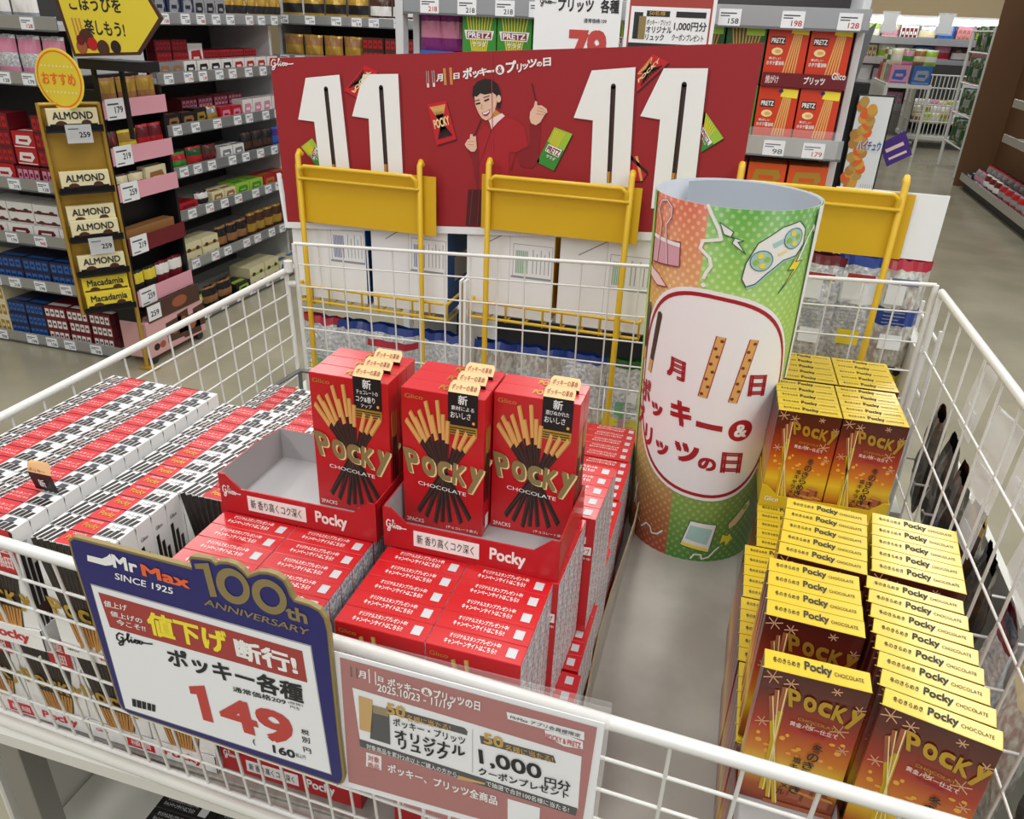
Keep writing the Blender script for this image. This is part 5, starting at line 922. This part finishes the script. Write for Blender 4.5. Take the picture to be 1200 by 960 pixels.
# unit facing us at the end of that aisle
U4 = (-2.25, 3.62, 0); z4 = [.39, .2, .02, -.2, -.5, -.85]
unit('shelf_unit', 'shelf unit across the far end of the left aisle', *U4, 1.35, .4, z4, .8, tagrnd=9)
row(*U4, z4[0], .05, 'far aisle unit', SW[0], [('pouch', .12, .05, .13, 'g_gold', 'g_black', 4, 1), ('pouch', .12, .05, .13, 'g_brown', 'g_white', 4, 1)], 'goods on the far aisle unit')
row(*U4, z4[1], .05, 'far aisle unit', SW[1], [('pouch', .11, .05, .12, 'g_ltbrown', 'g_gold', 4, 1), ('stack', .12, .1, .06, 'g_brown', 'g_red', 5, 2)], 'goods on the far aisle unit')
row(*U4, z4[2], .1, 'far aisle unit', SW[2], [('box', .12, .08, .1, 'g_maroon', 'g_gold', 8, 1)], 'goods on the far aisle unit')
# pretzel stick unit behind the banner
U3 = (-.735, 1.87, 0); z3 = [.462, .155, -.1, -.4, -.85]
unit('shelf_unit', 'shelf unit behind the banner with green and red pretzel stick cartons', *U3, 1.235, .42, z3, .80, lip=.05, tagrnd=3)
def pretz(col, dark):
    m = MB(); w, d, h = .1, .03, .148; m.box(-w / 2, w / 2, 0, d, 0, h, col, bev=.001)
    A = Art(m, lambda u, v, n: (-w / 2 + u * w, -2 * n, v * h))
    if col == 'pzred':
        for i in range(5): A.line((.66 + .04 * i, .9 - .02 * i), (.5 + .07 * i, .18), .035, 'tan', 1)
        A.rect(.08, .66, .44, .78, 'choc', 2); A.tbox('PRETZ', .1, .68, .42, .76, 'white', 1.4, 3); A.circ(.28, .55, .14, 'goldedge', 2, 14, .06); A.circ(.3, .55, .08, 'tan', 3, 12, .03)
        A.tbox('香ばしい', .1, .42, .4, .46, 'white', .6, 2); A.tbox('ホタテ醤油味', .06, .33, .5, .4, 'white', 1, 2); A.poly([(.55, .84), (.98, .82), (.98, .96), (.6, .97)], 'yellow', 2); A.circ(.55, .93, .06, 'navy', 3, 10, .03)
    else:
        for i in range(9): A.line((.12 + .095 * i, .95 - .02 * (i % 3)), (.3 + .05 * i, .3), .035, 'g_yellow' if not dark else 'tand', 1)
        if not dark:
            A.poly([(.12, .5), (.88, .5), (.94, .66), (.06, .66)], 'white', 2); A.rect(.14, .52, .86, .64, 'pretzlabel', 3); A.tbox('PRETZ', .17, .53, .83, .63, 'white', 1.6, 4); A.tbox('サラダ', .3, .38, .72, .47, 'white', 1, 2)
        else: A.rect(.5, .78, .95, .9, 'g_lime', 2); A.tbox('Glico', .5, .06, .9, .12, 'white', .5, 2)
    return m.mesh('pretzel_carton')
PG, PD_, PR = pretz('g_green', False), pretz('g_dkgreen', True), pretz('pzred', False)
def pz(me, x, z, word, y=1.885): tag(put(me, 'pretzel_carton', None, (x, y, z)), word, 'pretzel carton', 'pretzel stick cartons behind the banner')
for i in range(6):
    for k in range(2): pz(PG, -.515 + .103 * i, z3[1] + .001 + .150 * k, 'light green pretzel stick carton, %s from the left in the %s row behind the banner' % (od(i + 1), ('lower', 'upper')[k]))
for i, (me, wd) in enumerate([(PD_, 'dark green'), (PD_, 'dark green'), (PR, 'orange red'), (PR, 'orange red')]):
    pz(me, .108 + .104 * i, z3[1] + .151, '%s pretzel stick carton in the upper row, %s of its colour' % (wd, ('left one', 'right one')[i % 2]))
for i, (me, wd) in enumerate([(PG, 'green'), (PG, 'green'), (PR, 'orange red'), (PR, 'orange red')]):
    pz(me, .108 + .104 * i, z3[1] + .001, '%s pretzel stick carton in the lower row, %s of its colour' % (wd, ('left one', 'right one')[i % 2]))
m = MB(); m.box(.268, .475, 1.876, 1.878, .305, .338, 'g_maroon'); A = Art(m, lambda u, v, n: (.268 + u * .207, 1.876 - n, .305 + v * .033)); A.tbox('焼がけ', .04, .2, .2, .8, 'pinkw', .6, 1); A.tbox('プリッツ', .5, .25, .75, .8, 'white', 1.2, 1); A.tbox('Glico', .82, .7, .98, 1.2, 'white', .5, 1)
m.box(.268, .475, 1.878, 1.93, .303, .305, 'g_maroon'); tag(m.build('carton_band'), 'purple red printed tray band under the upper orange red pretzel cartons', 'tray')
row(*U3, z3[2], .9, 'pretzel unit', 'lower shelf', [('box', .1, .1, .07, 'g_orange', 'g_gold', 3, 3)], 'goods on the lower pretzel shelf')
m = MB(); m.box(.15, .486, 1.855, 1.8565, .135, .205, 'clear'); tag(m.build('shelf_guard'), 'clear plastic guard on the pretzel shelf lip at the right', 'shelf guard')
m = MB(); m.box(-.76, -.736, 1.86, 1.9, -.88, .8, 'shelfwhite', bev=.002); tag(m.build('shelf_post'), 'white upright post at the left end of the pretzel shelf', 'post')
m = MB(); m.box(-.70, -.6, 1.9, 2.1, .30, .345, 'g_blue', bev=.002); tag(m.build('display_riser'), 'blue display riser left of the green pretzel cartons', 'riser')
for k in range(2): tag(put(prod('pouch', .07, .03, .13, 'g_purple', 'g_pink'), 'snack_pouch', None, (-.675 + .06 * k, 1.93, .346)), 'purple snack pouch on the blue riser, %s one' % ('left', 'right')[k], 'snack bag', 'purple pouches')
def board(name, label, cat, x0, x1, z0, z1, y, th, base, draw):
    m = MB(); m.box(x0, x1, y, y + th, z0, z1, base); A = Art(m, lambda u, v, n: (x0 + u * (x1 - x0), y - 2 * n, z0 + v * (z1 - z0))); draw(A)
    return tag(m.build(name), label, cat)
def d79(A):
    A.rect(0, .86, 1, 1, 'cartblue', 1); A.tbox('店長のオススメ', .22, .88, .96, .97, 'white', 1.4, 2); A.rect(.06, .88, .17, .97, 'cgold', 2); script(A, (.06, .75), (.25, .75), (.06, .84), 'ink', .008, 2)
    A.tbox('プリッツ', .27, .71, .68, .83, 'ink', 1.5, 2); A.tbox('各種', .76, .71, .97, .83, 'ink', 1.5, 2); A.tbox('通常価格109', .58, .62, .84, .66, 'ink', .6, 2); A.tbox('79', .42, .2, .86, .56, 'signred', 2, 2); A.tbox('円', .88, .3, .96, .4, 'ink', .6, 2)
board('price_sign', 'white price sign reading 79 hanging above the banner on the pretzel unit', 'price sign', -.334, -.104, .27, .535, 1.80, .003, 'paper', d79)
def dcp(A):
    A.rect(.04, .05, .96, .95, 'bandred', 1); A.rect(.06, .36, .94, .76, 'paper', 2); A.rect(.06, .33, .94, .38, 'ink', 3); A.rect(.1, .42, .2, .7, 'ink', 3); A.rect(.16, .42, .24, .66, 'gold', 4)
    A.rect(.24, .66, .5, .72, 'ink', 3); A.rect(.57, .66, .9, .72, 'ink', 3); A.tbox('50名様', .27, .67, .45, .72, 'cgold', .5, 4); A.tbox('ポッキー・プリッツ', .25, .57, .52, .63, 'ink', .6, 3); A.tbox('オリジナル', .25, .49, .54, .56, 'ink', 1.2, 3); A.tbox('リュック', .25, .41, .46, .48, 'ink', 1.2, 3)
    A.tbox('1,000円分', .56, .52, .92, .62, 'ink', 1, 3); A.tbox('クーポンプレゼント', .55, .42, .9, .49, 'ink', .8, 3); A.tbox('対象', .1, .22, .2, .28, 'white', .5, 3); A.tbox('ポッキー、プリッツ全商品', .24, .2, .66, .28, 'white', .8, 3); A.tbox('11月11日 ポッキー&プリッツの日', .1, .84, .6, .9, 'white', .8, 3)
board('coupon_card', 'small red and white campaign card beside the 79 sign above the banner', 'card', -.093, .132, .31, .53, 1.80, .003, 'paper', dcp)
# ------------------------------------------------------------------ black chocolate stand with yellow side rack
ST = empty('display_stand', (-1.98, 2.1, -.88), 'black wheeled chocolate display stand with pink shelf lips and yellow side rack', 'display stand')
def sp(m, n, par=ST):
    o = m.build(n, par)
    if par is ST: o.location = -Vector(ST.location)
    return o
m = MB(); m.box(-2.045, -2.03, 1.98, 2.30, -.8, .20, 'black', bev=.002); sp(m, 'back_board')
for y in (1.975, 2.295):
    m = MB(); m.box(-2.045, -1.94, y, y + .012, -.8, .16, 'black', bev=.002); sp(m, 'side_board')
SZ = [.125, -.035, -.165, -.365, -.57]; PR_ = ('179', '219', '259', '219', '259')
for k, z in enumerate(SZ):
    m = MB(); m.box(-2.03, -1.93, 1.987, 2.295, z - .06, z - .052, 'black'); col = 'g_maroon' if k == 3 else 'tagpink'
    m.box(-1.932, -1.929, 1.975, 2.305, z - .062, z, col); s = sp(m, 'shelf')
    t = MB(); t.box(-1.929, -1.927, 1.985, 2.075, z - .066, z + .004, 'tag'); A = Art(t, lambda u, v, n: (-1.927 + n, 1.985 + u * .09, z - .066 + v * .07)); A.tbox(PR_[k], .45, .3, .9, .62, 'ink', 1, 1); A.rect(.1, .7, .7, .78, 'tagink', 1); A.rect(.1, .1, .5, .16, 'tagink', 1); sp(t, 'price_tag', s)
m = MB(); m.box(-2.04, -1.915, 1.97, 2.33, -.85, -.70, 'pinkpanel', bev=.003); A = Art(m, lambda u, v, n: (-1.915 + n, 1.97 + u * .36, -.85 + v * .15))
for (a, b, r) in [(.45, .5, .14), (.62, .6, .1), (.75, .4, .16), (.9, .55, .1)]: A.poly([(a - r, b - .3), (a + r, b - .34), (a + r * .9, b + .3), (a - r, b + .26)], 'g_brown', 1); A.circ(a, b, r * .5, 'caramel', 2, 12, .14)
A.circ(.12, .25, .05, 'choc', 1, 12, .1); A.circ(.22, .25, .05, 'caramel', 1, 12, .1); sp(m, 'base_panel')
m = MB(); m.box(-1.917, -1.912, 1.99, 2.31, -.705, -.63, 'g_brown'); t = Art(m, lambda u, v, n: (-1.912 + n, 1.99 + u * .32, -.705 + v * .075)); t.rect(.0, .1, .24, .9, 'tag', 1); t.tbox('259', .05, .3, .2, .6, 'ink', 1, 2); t.circ(.6, .5, .15, 'caramel', 1, 14, .3); sp(m, 'front_lip')
for y in (2.0, 2.29):
    m = MB(); m.disc((-1.93, y, -.862), .018, 'wheel', 12, 'x', .02); sp(m, 'caster')
# side rack
RZ = math.atan2(.14, .11); RL = .185; RX, RY = -2.035, 1.80
def rk(lx, ly): return wpt(RX, RY, RZ, lx, ly)
m = MB()
for a in (0, RL): 
    p = rk(a, 0); m.sweep([(p[0], p[1], -.62), (p[0], p[1], .125)], .007, 'g_gold', 8); 
p, q = rk(0, 0), rk(RL, 0); m.sweep([(p[0], p[1], .12), (q[0], q[1], .12)], .007, 'g_gold', 8); p2 = rk(RL, 0); m.sweep([(p2[0], p2[1], -.62), (p2[0], p2[1], -.875)], .008, 'g_gold', 8); m.box(p2[0] - .02, p2[0] + .05, p2[1] - .02, p2[1] + .02, -.879, -.87, 'g_gold')
sp(m, 'rack_frame')
m = MB(); a, b, c, d = rk(0, .01), rk(RL, .01), rk(RL, .02), rk(0, .02)
m.add([(*a, -.62), (*b, -.62), (*b, .12), (*a, .12), (*d, -.62), (*c, -.62), (*c, .12), (*d, .12)], [(0, 1, 2, 3), (7, 6, 5, 4), (1, 5, 6, 2), (4, 0, 3, 7)], 'g_gold'); sp(m, 'rack_board')
AZ = [(.04, 'ALMOND', 1), (-.165, 'ALMOND', 1), (-.285, 'ALMOND', 0), (-.335, 'ALMOND', 1), (-.46, 'ALMOND', 1), (-.545, 'Macadamia', 0), (-.6, 'Macadamia', 1)]
for k, (z, tx, pk) in enumerate(AZ):
    a, b = rk(.0, -.05), rk(RL, -.05)
    if pk:
        m = MB(); q = [rk(.005, 0), rk(RL - .005, 0), rk(RL - .005, -.05), rk(.005, -.05)]
        m.add([(*i, z - .006) for i in q] + [(*i, z) for i in q], [(3, 2, 1, 0), (4, 5, 6, 7), (2, 3, 7, 6)], 'black'); m.add([(*q[3], z), (*q[2], z), (*q[2], z + .018), (*q[3], z + .018)], [(0, 1, 2, 3), (3, 2, 1, 0)], 'g_black'); sp(m, 'rack_shelf')
    pos = rk(RL / 2, -.044 if pk else -.024)
    mm = prod('bar', .155, .018, .07, 'g_cream' if tx == 'ALMOND' else 'g_yellow', 'g_black', tx)
    tag(put(mm, 'chocolate_box', None, (*pos, z + .001 if pk else z), RZ), 'flat nut chocolate box on the yellow side rack, %s from the top' % od(k + 1), 'sweets box', 'nut chocolate boxes on the yellow rack')
for k, z in enumerate((.06, -.325)):
    m = MB(); a, b = rk(.06, -.056), rk(.14, -.056)
    m.add([(*a, z - .06), (*b, z - .06), (*b, z), (*a, z)], [(0, 1, 2, 3), (3, 2, 1, 0)], 'tag'); L = Vector((b[0] - a[0], b[1] - a[1], 0)); A = Art(m, lambda u, v, n: (a[0] + L.x * u + .8 * n, a[1] + L.y * u - .6 * n, z - .06 + .06 * v)); A.tbox('259', .5, .3, .92, .6, 'ink', 1, 2); A.rect(.1, .75, .5, .8, 'tagink', 2); sp(m, 'price_tag')
# header signs
m = MB(); P = [(-1.99, .50), (-1.945, .268), (-1.685, .285), (-1.575, .396), (-1.655, .52)]
for sc, yy, mt in ((1.0, 1.9, 'g_brown'), ):
    m.add([(x, 1.905, z) for x, z in P] + [(x, 1.912, z) for x, z in P], [range(5), range(9, 4, -1)] + [(i, 5 + i, 5 + (i + 1) % 5, (i + 1) % 5) for i in range(5)], mt)
A = Art(m, lambda u, v, n: (u, 1.905 - 2 * n, v)); A.poly([(-1.975, .50), (-1.936, .278), (-1.69, .294), (-1.59, .396), (-1.66, .515)], 'g_yellow', 1)
A.tbox('ごほうびを', -1.925, .408, -1.725, .452, 'ink', 1.2, 2, -.004); A.tbox('楽しもう!', -1.88, .338, -1.725, .384, 'ink', 1.2, 2, -.004)
for i in range(3): A.line((-1.915 + .014 * i, .30), (-1.925 + .014 * i, .385), .007, 'tand', 2)
for ci, (x, z, r, c) in enumerate([(-1.88, .325, .03, 'g_brown'), (-1.905, .30, .022, 'caramel'), (-1.86, .31, .02, 'g_red'), (-1.82, .30, .024, 'g_brown'), (-1.77, .305, .02, 'choc'), (-1.905, .32, .016, 'g_maroon')]): A.circ(x, z, r, c, 3 + .3 * ci, 14)
A.path([(-1.92 + .03 * math.cos(i * .5), .485 + .02 * math.sin(i * .5)) for i in range(13)], .003, 'gold', 2)
sp(m, 'arrow_sign')
m = MB(); m.box(-1.95, -1.69, 1.92, 2.0, .23, .262, 'black'); m.box(-1.93, -1.915, 1.95, 1.96, .12, .262, 'black'); m.box(-1.86, -1.845, 2.0, 2.01, .0, .262, 'black'); sp(m, 'sign_bracket')
m = MB(); m.disc((-1.963, 1.842, .2), .095, 'yellow', 40, 'y', .003); A = Art(m, lambda u, v, n: (-1.963 + u, 1.8405 - 2 * n, .2 + v)); A.ringpoly([(.088 * math.cos(i * PI / 20), .088 * math.sin(i * PI / 20)) for i in range(40)], [(.083 * math.cos(i * PI / 20), .083 * math.sin(i * PI / 20)) for i in range(40)], 'orange', 1); A.tbox('おすすめ', -.07, -.018, .065, .02, 'orange', 1.2, 2)
for v in (.04, -.04):
    for i in range(9): A.circ(-.06 + .015 * i, v, .004, 'goldedge', 2, 8)
A.circ(0, 0, .092, 'g_yellow', .5, 30)
sp(m, 'round_sign')
G5 = 'goods on the black stand'
def srow(k, items, dz=-.05):
    row(-1.935, 1.99, PI / 2, SZ[k] + dz, 0.0, 'black stand', SW[k], items, G5, gap=.002)
srow(0, [('pouch', .1, .03, .12, 'g_gold', 'g_ltbrown', 3, 1, .01)])
srow(1, [('pouch', .06, .03, .1, 'g_maroon', 'g_brown', 1, 1), ('pouch', .1, .03, .1, 'g_gold', 'g_yellow', 1, 1), ('pouch', .07, .03, .11, 'g_maroon', 'g_red', 2, 1)])
srow(2, [('pouch', .08, .03, .08, 'g_cream', 'g_brown', 2, 1), ('box', .12, .04, .085, 'g_cream', 'g_ltbrown', 1, 1)])
srow(3, [('bar', .14, .05, .075, 'g_ltbrown', 'g_brown', 2, 1)])
srow(4, [('pouch', .07, .03, .12, 'g_yellow', 'g_black', 2, 1), ('pouch', .08, .03, .12, 'g_white', 'g_maroon', 2, 1)])
row(-1.93, 1.99, PI / 2, -.70, .1, 'black stand', 'base tray', [('box', .06, .05, .1, 'g_teal', 'g_dkgreen', 3, 1)], G5)
# ------------------------------------------------------------------ fruit candy stand to the right of the pretzel unit
t = empty('display_stand', (.56, 2.5, -.88), 'black stand with a tall fruit picture panel in the right aisle', 'display stand')
def tp(m, n):
    o = m.build(n, t); o.location = -Vector(t.location); return o
m = MB(); m.box(.47, .60, 2.43, 2.7, -.88, .30, 'black', bev=.004); tp(m, 'body')
m = MB(); m.box(.46, .61, 2.41, 2.72, -.88, -.84, 'wheel', bev=.004); tp(m, 'base')
m = MB(); V = [(.50, .26), (.575, .30), (.60, .47), (.555, .43)]; m.add([(x, 2.62, z) for x, z in V] + [(x, 2.64, z) for x, z in V], [range(4), (7, 6, 5, 4)] + [(i, 4 + i, 4 + (i + 1) % 4, (i + 1) % 4) for i in range(4)], 'wiregrey'); tp(m, 'top_flap')
m = MB(); V = [(.573, -.22), (.672, -.22), (.672, .262), (.573, .262)]; m.box(.568, .677, 2.402, 2.41, -.22, .267, 'black', bev=.002)
A = Art(m, lambda u, v, n: (.573 + u * .099, 2.402 - 2 * n, -.22 + v * .482)); A.rect(0, 0, 1, 1, 'paper', 1)
rq = random.Random(3)
for i in range(40): A.circ(.08 + rq.random() * .42, .4 + i * .0145, .15, ('bokeh', 'tand', 'orange', 'cgold')[i % 4], 1.5 + i * .08, 12, .034)
for i in range(20): A.circ(.08 + rq.random() * .5, .06 + i * .015, .13, ('g_blue', 'navy', 'padblue')[i % 3], 1.5 + i * .08, 12, .03)
for i in range(6): A.line((.6 + .07 * i, .02), (.62 + .07 * i, .45), .012, 'traygrey', 2)
A.tbox('ハイチュウ', .24, .66, .98, .735, 'white', 3.6, 6); A.tbox('ハイチュウ', .27, .667, .95, .728, 'g_blue', 1.4, 7); tp(m, 'picture_panel')
m = MB(); V = [(.69, .10), (.73, .03), (.80, .075), (.76, .15)]; m.add([(x, 2.6, z) for x, z in V] + [(x, 2.604, z) for x, z in V], [range(4), (7, 6, 5, 4)] + [(i, 4 + i, 4 + (i + 1) % 4, (i + 1) % 4) for i in range(4)], 'g_violet'); A = Art(m, lambda u, v, n: (u, 2.6 - n * 2, v)); A.line((.715, .08), (.765, .11), .012, 'pinkw', 1); A.line((.73, .055), (.78, .085), .008, 'pinkw', 1); m.sweep([(.69, 2.605, .1), (.66, 2.605, .12)], .003, 'black', 6); tp(m, 'swing_tag')
# ------------------------------------------------------------------ right hand aisle
U5 = (2.30, 8.3, -PI / 2)
root = empty('shelf_unit', (2.30, 8.3, 0), 'brown backed shelf unit along the right aisle', 'shelf unit', 'store shelf units', -PI / 2)
m = MB(); m.box(-.15, 3.6, .28, .32, -.88, .95, 'wallbrown'); m.build('back_panel', root)
m = MB(); m.box(-.16, -.13, -.02, .34, -.88, .95, 'wallbrown', bev=.004); m.build('end_panel', root)
m = MB(); m.box(0, 3.6, 0, .28, -.79, -.765, 'shelfwhite'); m.box(0, 3.6, -.008, .004, -.80, -.735, 'steel'); m.box(0, 3.6, .04, .28, -.88, -.79, 'shelfdark'); m.build('base_shelf', root)
for z in (-.30, -.03):
    m = MB(); m.box(1.0, 3.6, 0, .28, z - .02, z, 'shelfwhite'); m.box(1.0, 3.6, -.008, .004, z - .03, z + .035, 'steel', bev=.002); m.build('shelf', root)
row(*U5, -.763, .12, 'brown backed unit', 'base shelf', [('box', .2, .2, .05, 'g_navy', 'g_white', 1, 1), ('pouch', .15, .08, .12, 'g_silver', 'g_pink', 2, 1), ('pouch', .15, .08, .13, 'g_maroon', 'g_white', 3, 1), ('pouch', .16, .08, .13, 'g_red', 'g_silver', 4, 1), ('pouch', .16, .08, .13, 'g_ltbrown', 'g_silver', 4, 1)], 'packs on the brown backed unit', .02)
row(*U5, -.763, .2, 'brown backed unit', 'base shelf back', [('pouch', .16, .08, .15, 'g_silver', 'g_red', 8, 1, .13)], 'packs on the brown backed unit', .02)
# rack of green packs at the far end of the aisle
t = empty('wire_rack', (2.55, 9.3, -.88), 'tall white wire rack with green packs at the far right', 'rack'); 
for x, y in ((2.38, 8.9), (2.38, 9.8), (2.62, 8.9), (2.62, 9.8)):
    m = MB(); m.sweep([(x, y, -.87), (x, y, .55)], .018, 'wire', 8); o = m.build('post', t); o.location = -Vector(t.location)
m = MB()
for z in (-.6, -.3, 0, .3, .5):
    for y in (8.9, 9.8): m.sweep([(2.38, y, z), (2.62, y, z)], .009, 'wire', 6)
    for x in (2.38, 2.62): m.sweep([(x, 8.9, z), (x, 9.8, z)], .009, 'wire', 6)
o = m.build('rails', t); o.location = -Vector(t.location)
rk_ = random.Random(8)
for k, z in enumerate((-.6, -.3, 0, .3)):
    for i in range(4):
        o = put(prod('pouch', .2, .1, .24, 'greenbag', 'g_dkgreen' if i % 2 else 'g_silver'), 'snack_pouch', None, (2.47, 9.0 + .22 * i, z + .01), -.9 + rk_.uniform(-.2, .2)); tag(o, 'green pack on far wire rack, %s rail from bottom, %s from front' % (od(k + 1), od(i + 1)), 'snack bag', 'green packs on the wire rack')
# wire cart and bright chiller far away
t = empty('wire_cart', (2.7, 11.6, -.88), 'white wire bargain cart far down the right aisle', 'cart'); L = Vector(t.location)
def cp(m, n): o = m.build(n, t); o.location = -L; return o
m = MB(); m.box(2.2, 3.3, 11.3, 12.1, -.78, -.72, 'apron', bev=.01); cp(m, 'base')
m = MB()
for i in range(23): x = 2.22 + 1.06 * i / 22; m.sweep([(x, 11.32, -.72), (x, 11.32, .0)], .007, 'wire', 5)
for z in (-.55, -.35, -.15, .0): m.sweep([(2.22, 11.32, z), (3.28, 11.32, z)], .009, 'wire', 5)
for i in range(14): y = 11.32 + .76 * i / 13; m.sweep([(2.22, y, -.72), (2.22, y, .0)], .007, 'wire', 5)
for z in (-.55, -.35, -.15, .0): m.sweep([(2.22, 11.32, z), (2.22, 12.08, z)], .009, 'wire', 5)
cp(m, 'basket_wires')
m = MB(); m.box(2.22, 3.28, 12.06, 12.1, -.72, .1, 'shelfdark'); m.box(2.24, 3.26, 11.5, 12.06, -.6, -.58, 'shelfdark'); cp(m, 'liner')
for x in (2.3, 3.2):
    m = MB(); m.disc((x, 11.4, -.83), .05, 'steel', 14, 'x', .04); cp(m, 'caster')
rf = random.Random(12)
cs = ['g_cream', 'g_white', 'g_ltbrown', 'g_lime', 'g_pink', 'g_white', 'g_cream']
for i in range(27):
    a, b = i % 9, i // 9
    o = put(prod('pouch', .14, .08, .13, cs[(i * 3) % 7], cs[(i * 5 + 2) % 7]), 'snack_pouch', None, (2.32 + a * .108, 11.42 + b * .17, -.578 + b * .07), rf.uniform(-.3, .3)); tag(o, '%s pack in the far wire cart, %s from the left in the %s row' % (cw(cs[(i * 3) % 7]), od(a + 1), ('front', 'middle', 'back')[b]), 'snack bag', 'packs in the far wire cart')
m = MB(); m.box(0, .26, 0, .01, 0, .42, 'paper'); m.box(0, .26, -.002, 0, .37, .42, 'g_orange'); A = Art(m, lambda u, v, n: (u, -.002 - n, v)); A.tbox('19', .03, .03, .23, .17, 'signred', 1.6, 3); A.tbox('キャンディ', .04, .24, .22, .3, 'ink', .8, 3); o = m.build('price_sign', None, (2.72, 11.27, -.45)); tag(o, 'white price sign with red 19 on the far wire cart', 'price sign')
t2 = empty('shelf_unit', (1.2, 12.6, 0), 'tall brightly lit store shelving beyond the far wire cart', 'shelf unit', 'store shelf units')
def fp(m, n): o = m.build(n, t2); o.location = (-1.2, -12.6, 0); return o
m = MB(); m.box(1.2, 5.2, 13.1, 13.15, -.88, .62, 'shelfwhite'); fp(m, 'back_panel')
for z in (-.5, -.2, .1, .36):
    m = MB(); m.box(1.2, 5.2, 12.6, 13.1, z - .03, z, 'shelfwhite'); m.box(1.2, 5.2, 12.58, 12.6, z - .04, z + .05, 'steel'); fp(m, 'shelf')
m = MB(); m.box(1.2, 5.2, 12.5, 13.1, .62, .68, 'shelfwhite'); fp(m, 'canopy')
em = bpy.data.materials.new('tube_light'); em.use_nodes = True; b_ = em.node_tree.nodes['Principled BSDF']; b_.inputs['Emission Color'].default_value = (1, .98, .94, 1); b_.inputs['Emission Strength'].default_value = 9; MATS['tube'] = em
m = MB(); m.box(1.25, 5.15, 12.48, 12.5, .57, .63, 'tube'); fp(m, 'canopy_lamp')
cs2 = ['g_white', 'g_pink', 'g_maroon', 'g_cream', 'g_blue', 'g_ltbrown', 'g_lime', 'g_silver', 'g_brown', 'g_red']
for k, z in enumerate((-.5, -.2, .1, .36)):
    for i in range(11):
        c = cs2[(i * 7 + k * 3) % 10]; kd = 'pouch' if (i + k) % 3 else 'stack'
        o = put(prod(kd, .225, .1, .235 if kd == 'pouch' else .2, c, cs2[(i + k * 5 + 4) % 10]), KW[kd][0], None, (1.45 + i * .24, 12.7 + (.05 if kd == 'pouch' else 0), z + .001), 0)
        tag(o, '%s pack on the far bright shelving, %s shelf up, %s from left' % (cw(c), od(k + 1), od(i + 1)), 'snack bag', 'packs on the far bright shelving')
# display table with mixed packs before the cart
t = empty('display_table', (2.45, 10.6, -.88), 'low wire display table of mixed boxes in front of the far shelving', 'table'); L2 = Vector(t.location)
m = MB(); m.box(1.7, 2.2, 10.3, 11.6, -.12, -.08, 'apron'); o = m.build('top', t); o.location = -L2
m = MB()
for i in range(12): y = 10.3 + 1.3 * i / 11; m.sweep([(1.7, y, -.1), (1.7, y, -.7)], .012, 'wire', 5)
o = m.build('side_wires', t); o.location = -L2
for x, y in ((1.72, 10.32), (1.72, 11.58), (2.18, 10.32), (2.18, 11.58)):
    m = MB(); m.sweep([(x, y, -.1), (x, y, -.88)], .02, 'wire', 6); o = m.build('leg', t); o.location = -L2
for i in range(8):
    c = cs2[(i * 3 + 1) % 10]; o = put(prod('box', .2, .2, .2, c, cs2[(i * 3 + 4) % 10]), 'sweets_box', None, (1.83 + .24 * (i % 2), 10.35 + .3 * (i // 2), -.079), 0); tag(o, '%s box on the far wire display table, %s row, %s one' % (cw(c), od(i // 2 + 1), ('left', 'right')[i % 2]), 'sweets box', 'boxes on the far display table')
for i, x in enumerate((1.75, 2.45)):
    m = MB(); m.box(x, x + .22, 12.47, 12.48, .45, .72, 'clearfrost'); A = Art(m, lambda u, v, n: (x + u, 12.47 - n, .45 + v)); A.rect(.02, .02, .2, .25, 'paper', 1); tag(m.build('hanging_card'), 'white card hanging from the far canopy, %s one' % ('left', 'right')[i], 'card', 'hanging cards')
for i in range(12):
    c = ('g_cream', 'g_pink', 'g_ltbrown', 'g_lime', 'g_white', 'g_silver')[i % 6]
    o = put(prod('pouch', .14, .09, .17, c, ('g_white', 'g_green', 'g_cream')[i % 3]), 'snack_pouch', None, (1.77 + .12 * (i % 4), 10.42 + .3 * (i // 4), .122), 0)
    tag(o, '%s pack atop the boxes on the far display table, row %s, place %s' % (cw(c), od(i // 4 + 1), od(i % 4 + 1)), 'snack bag', 'packs on the far display table')
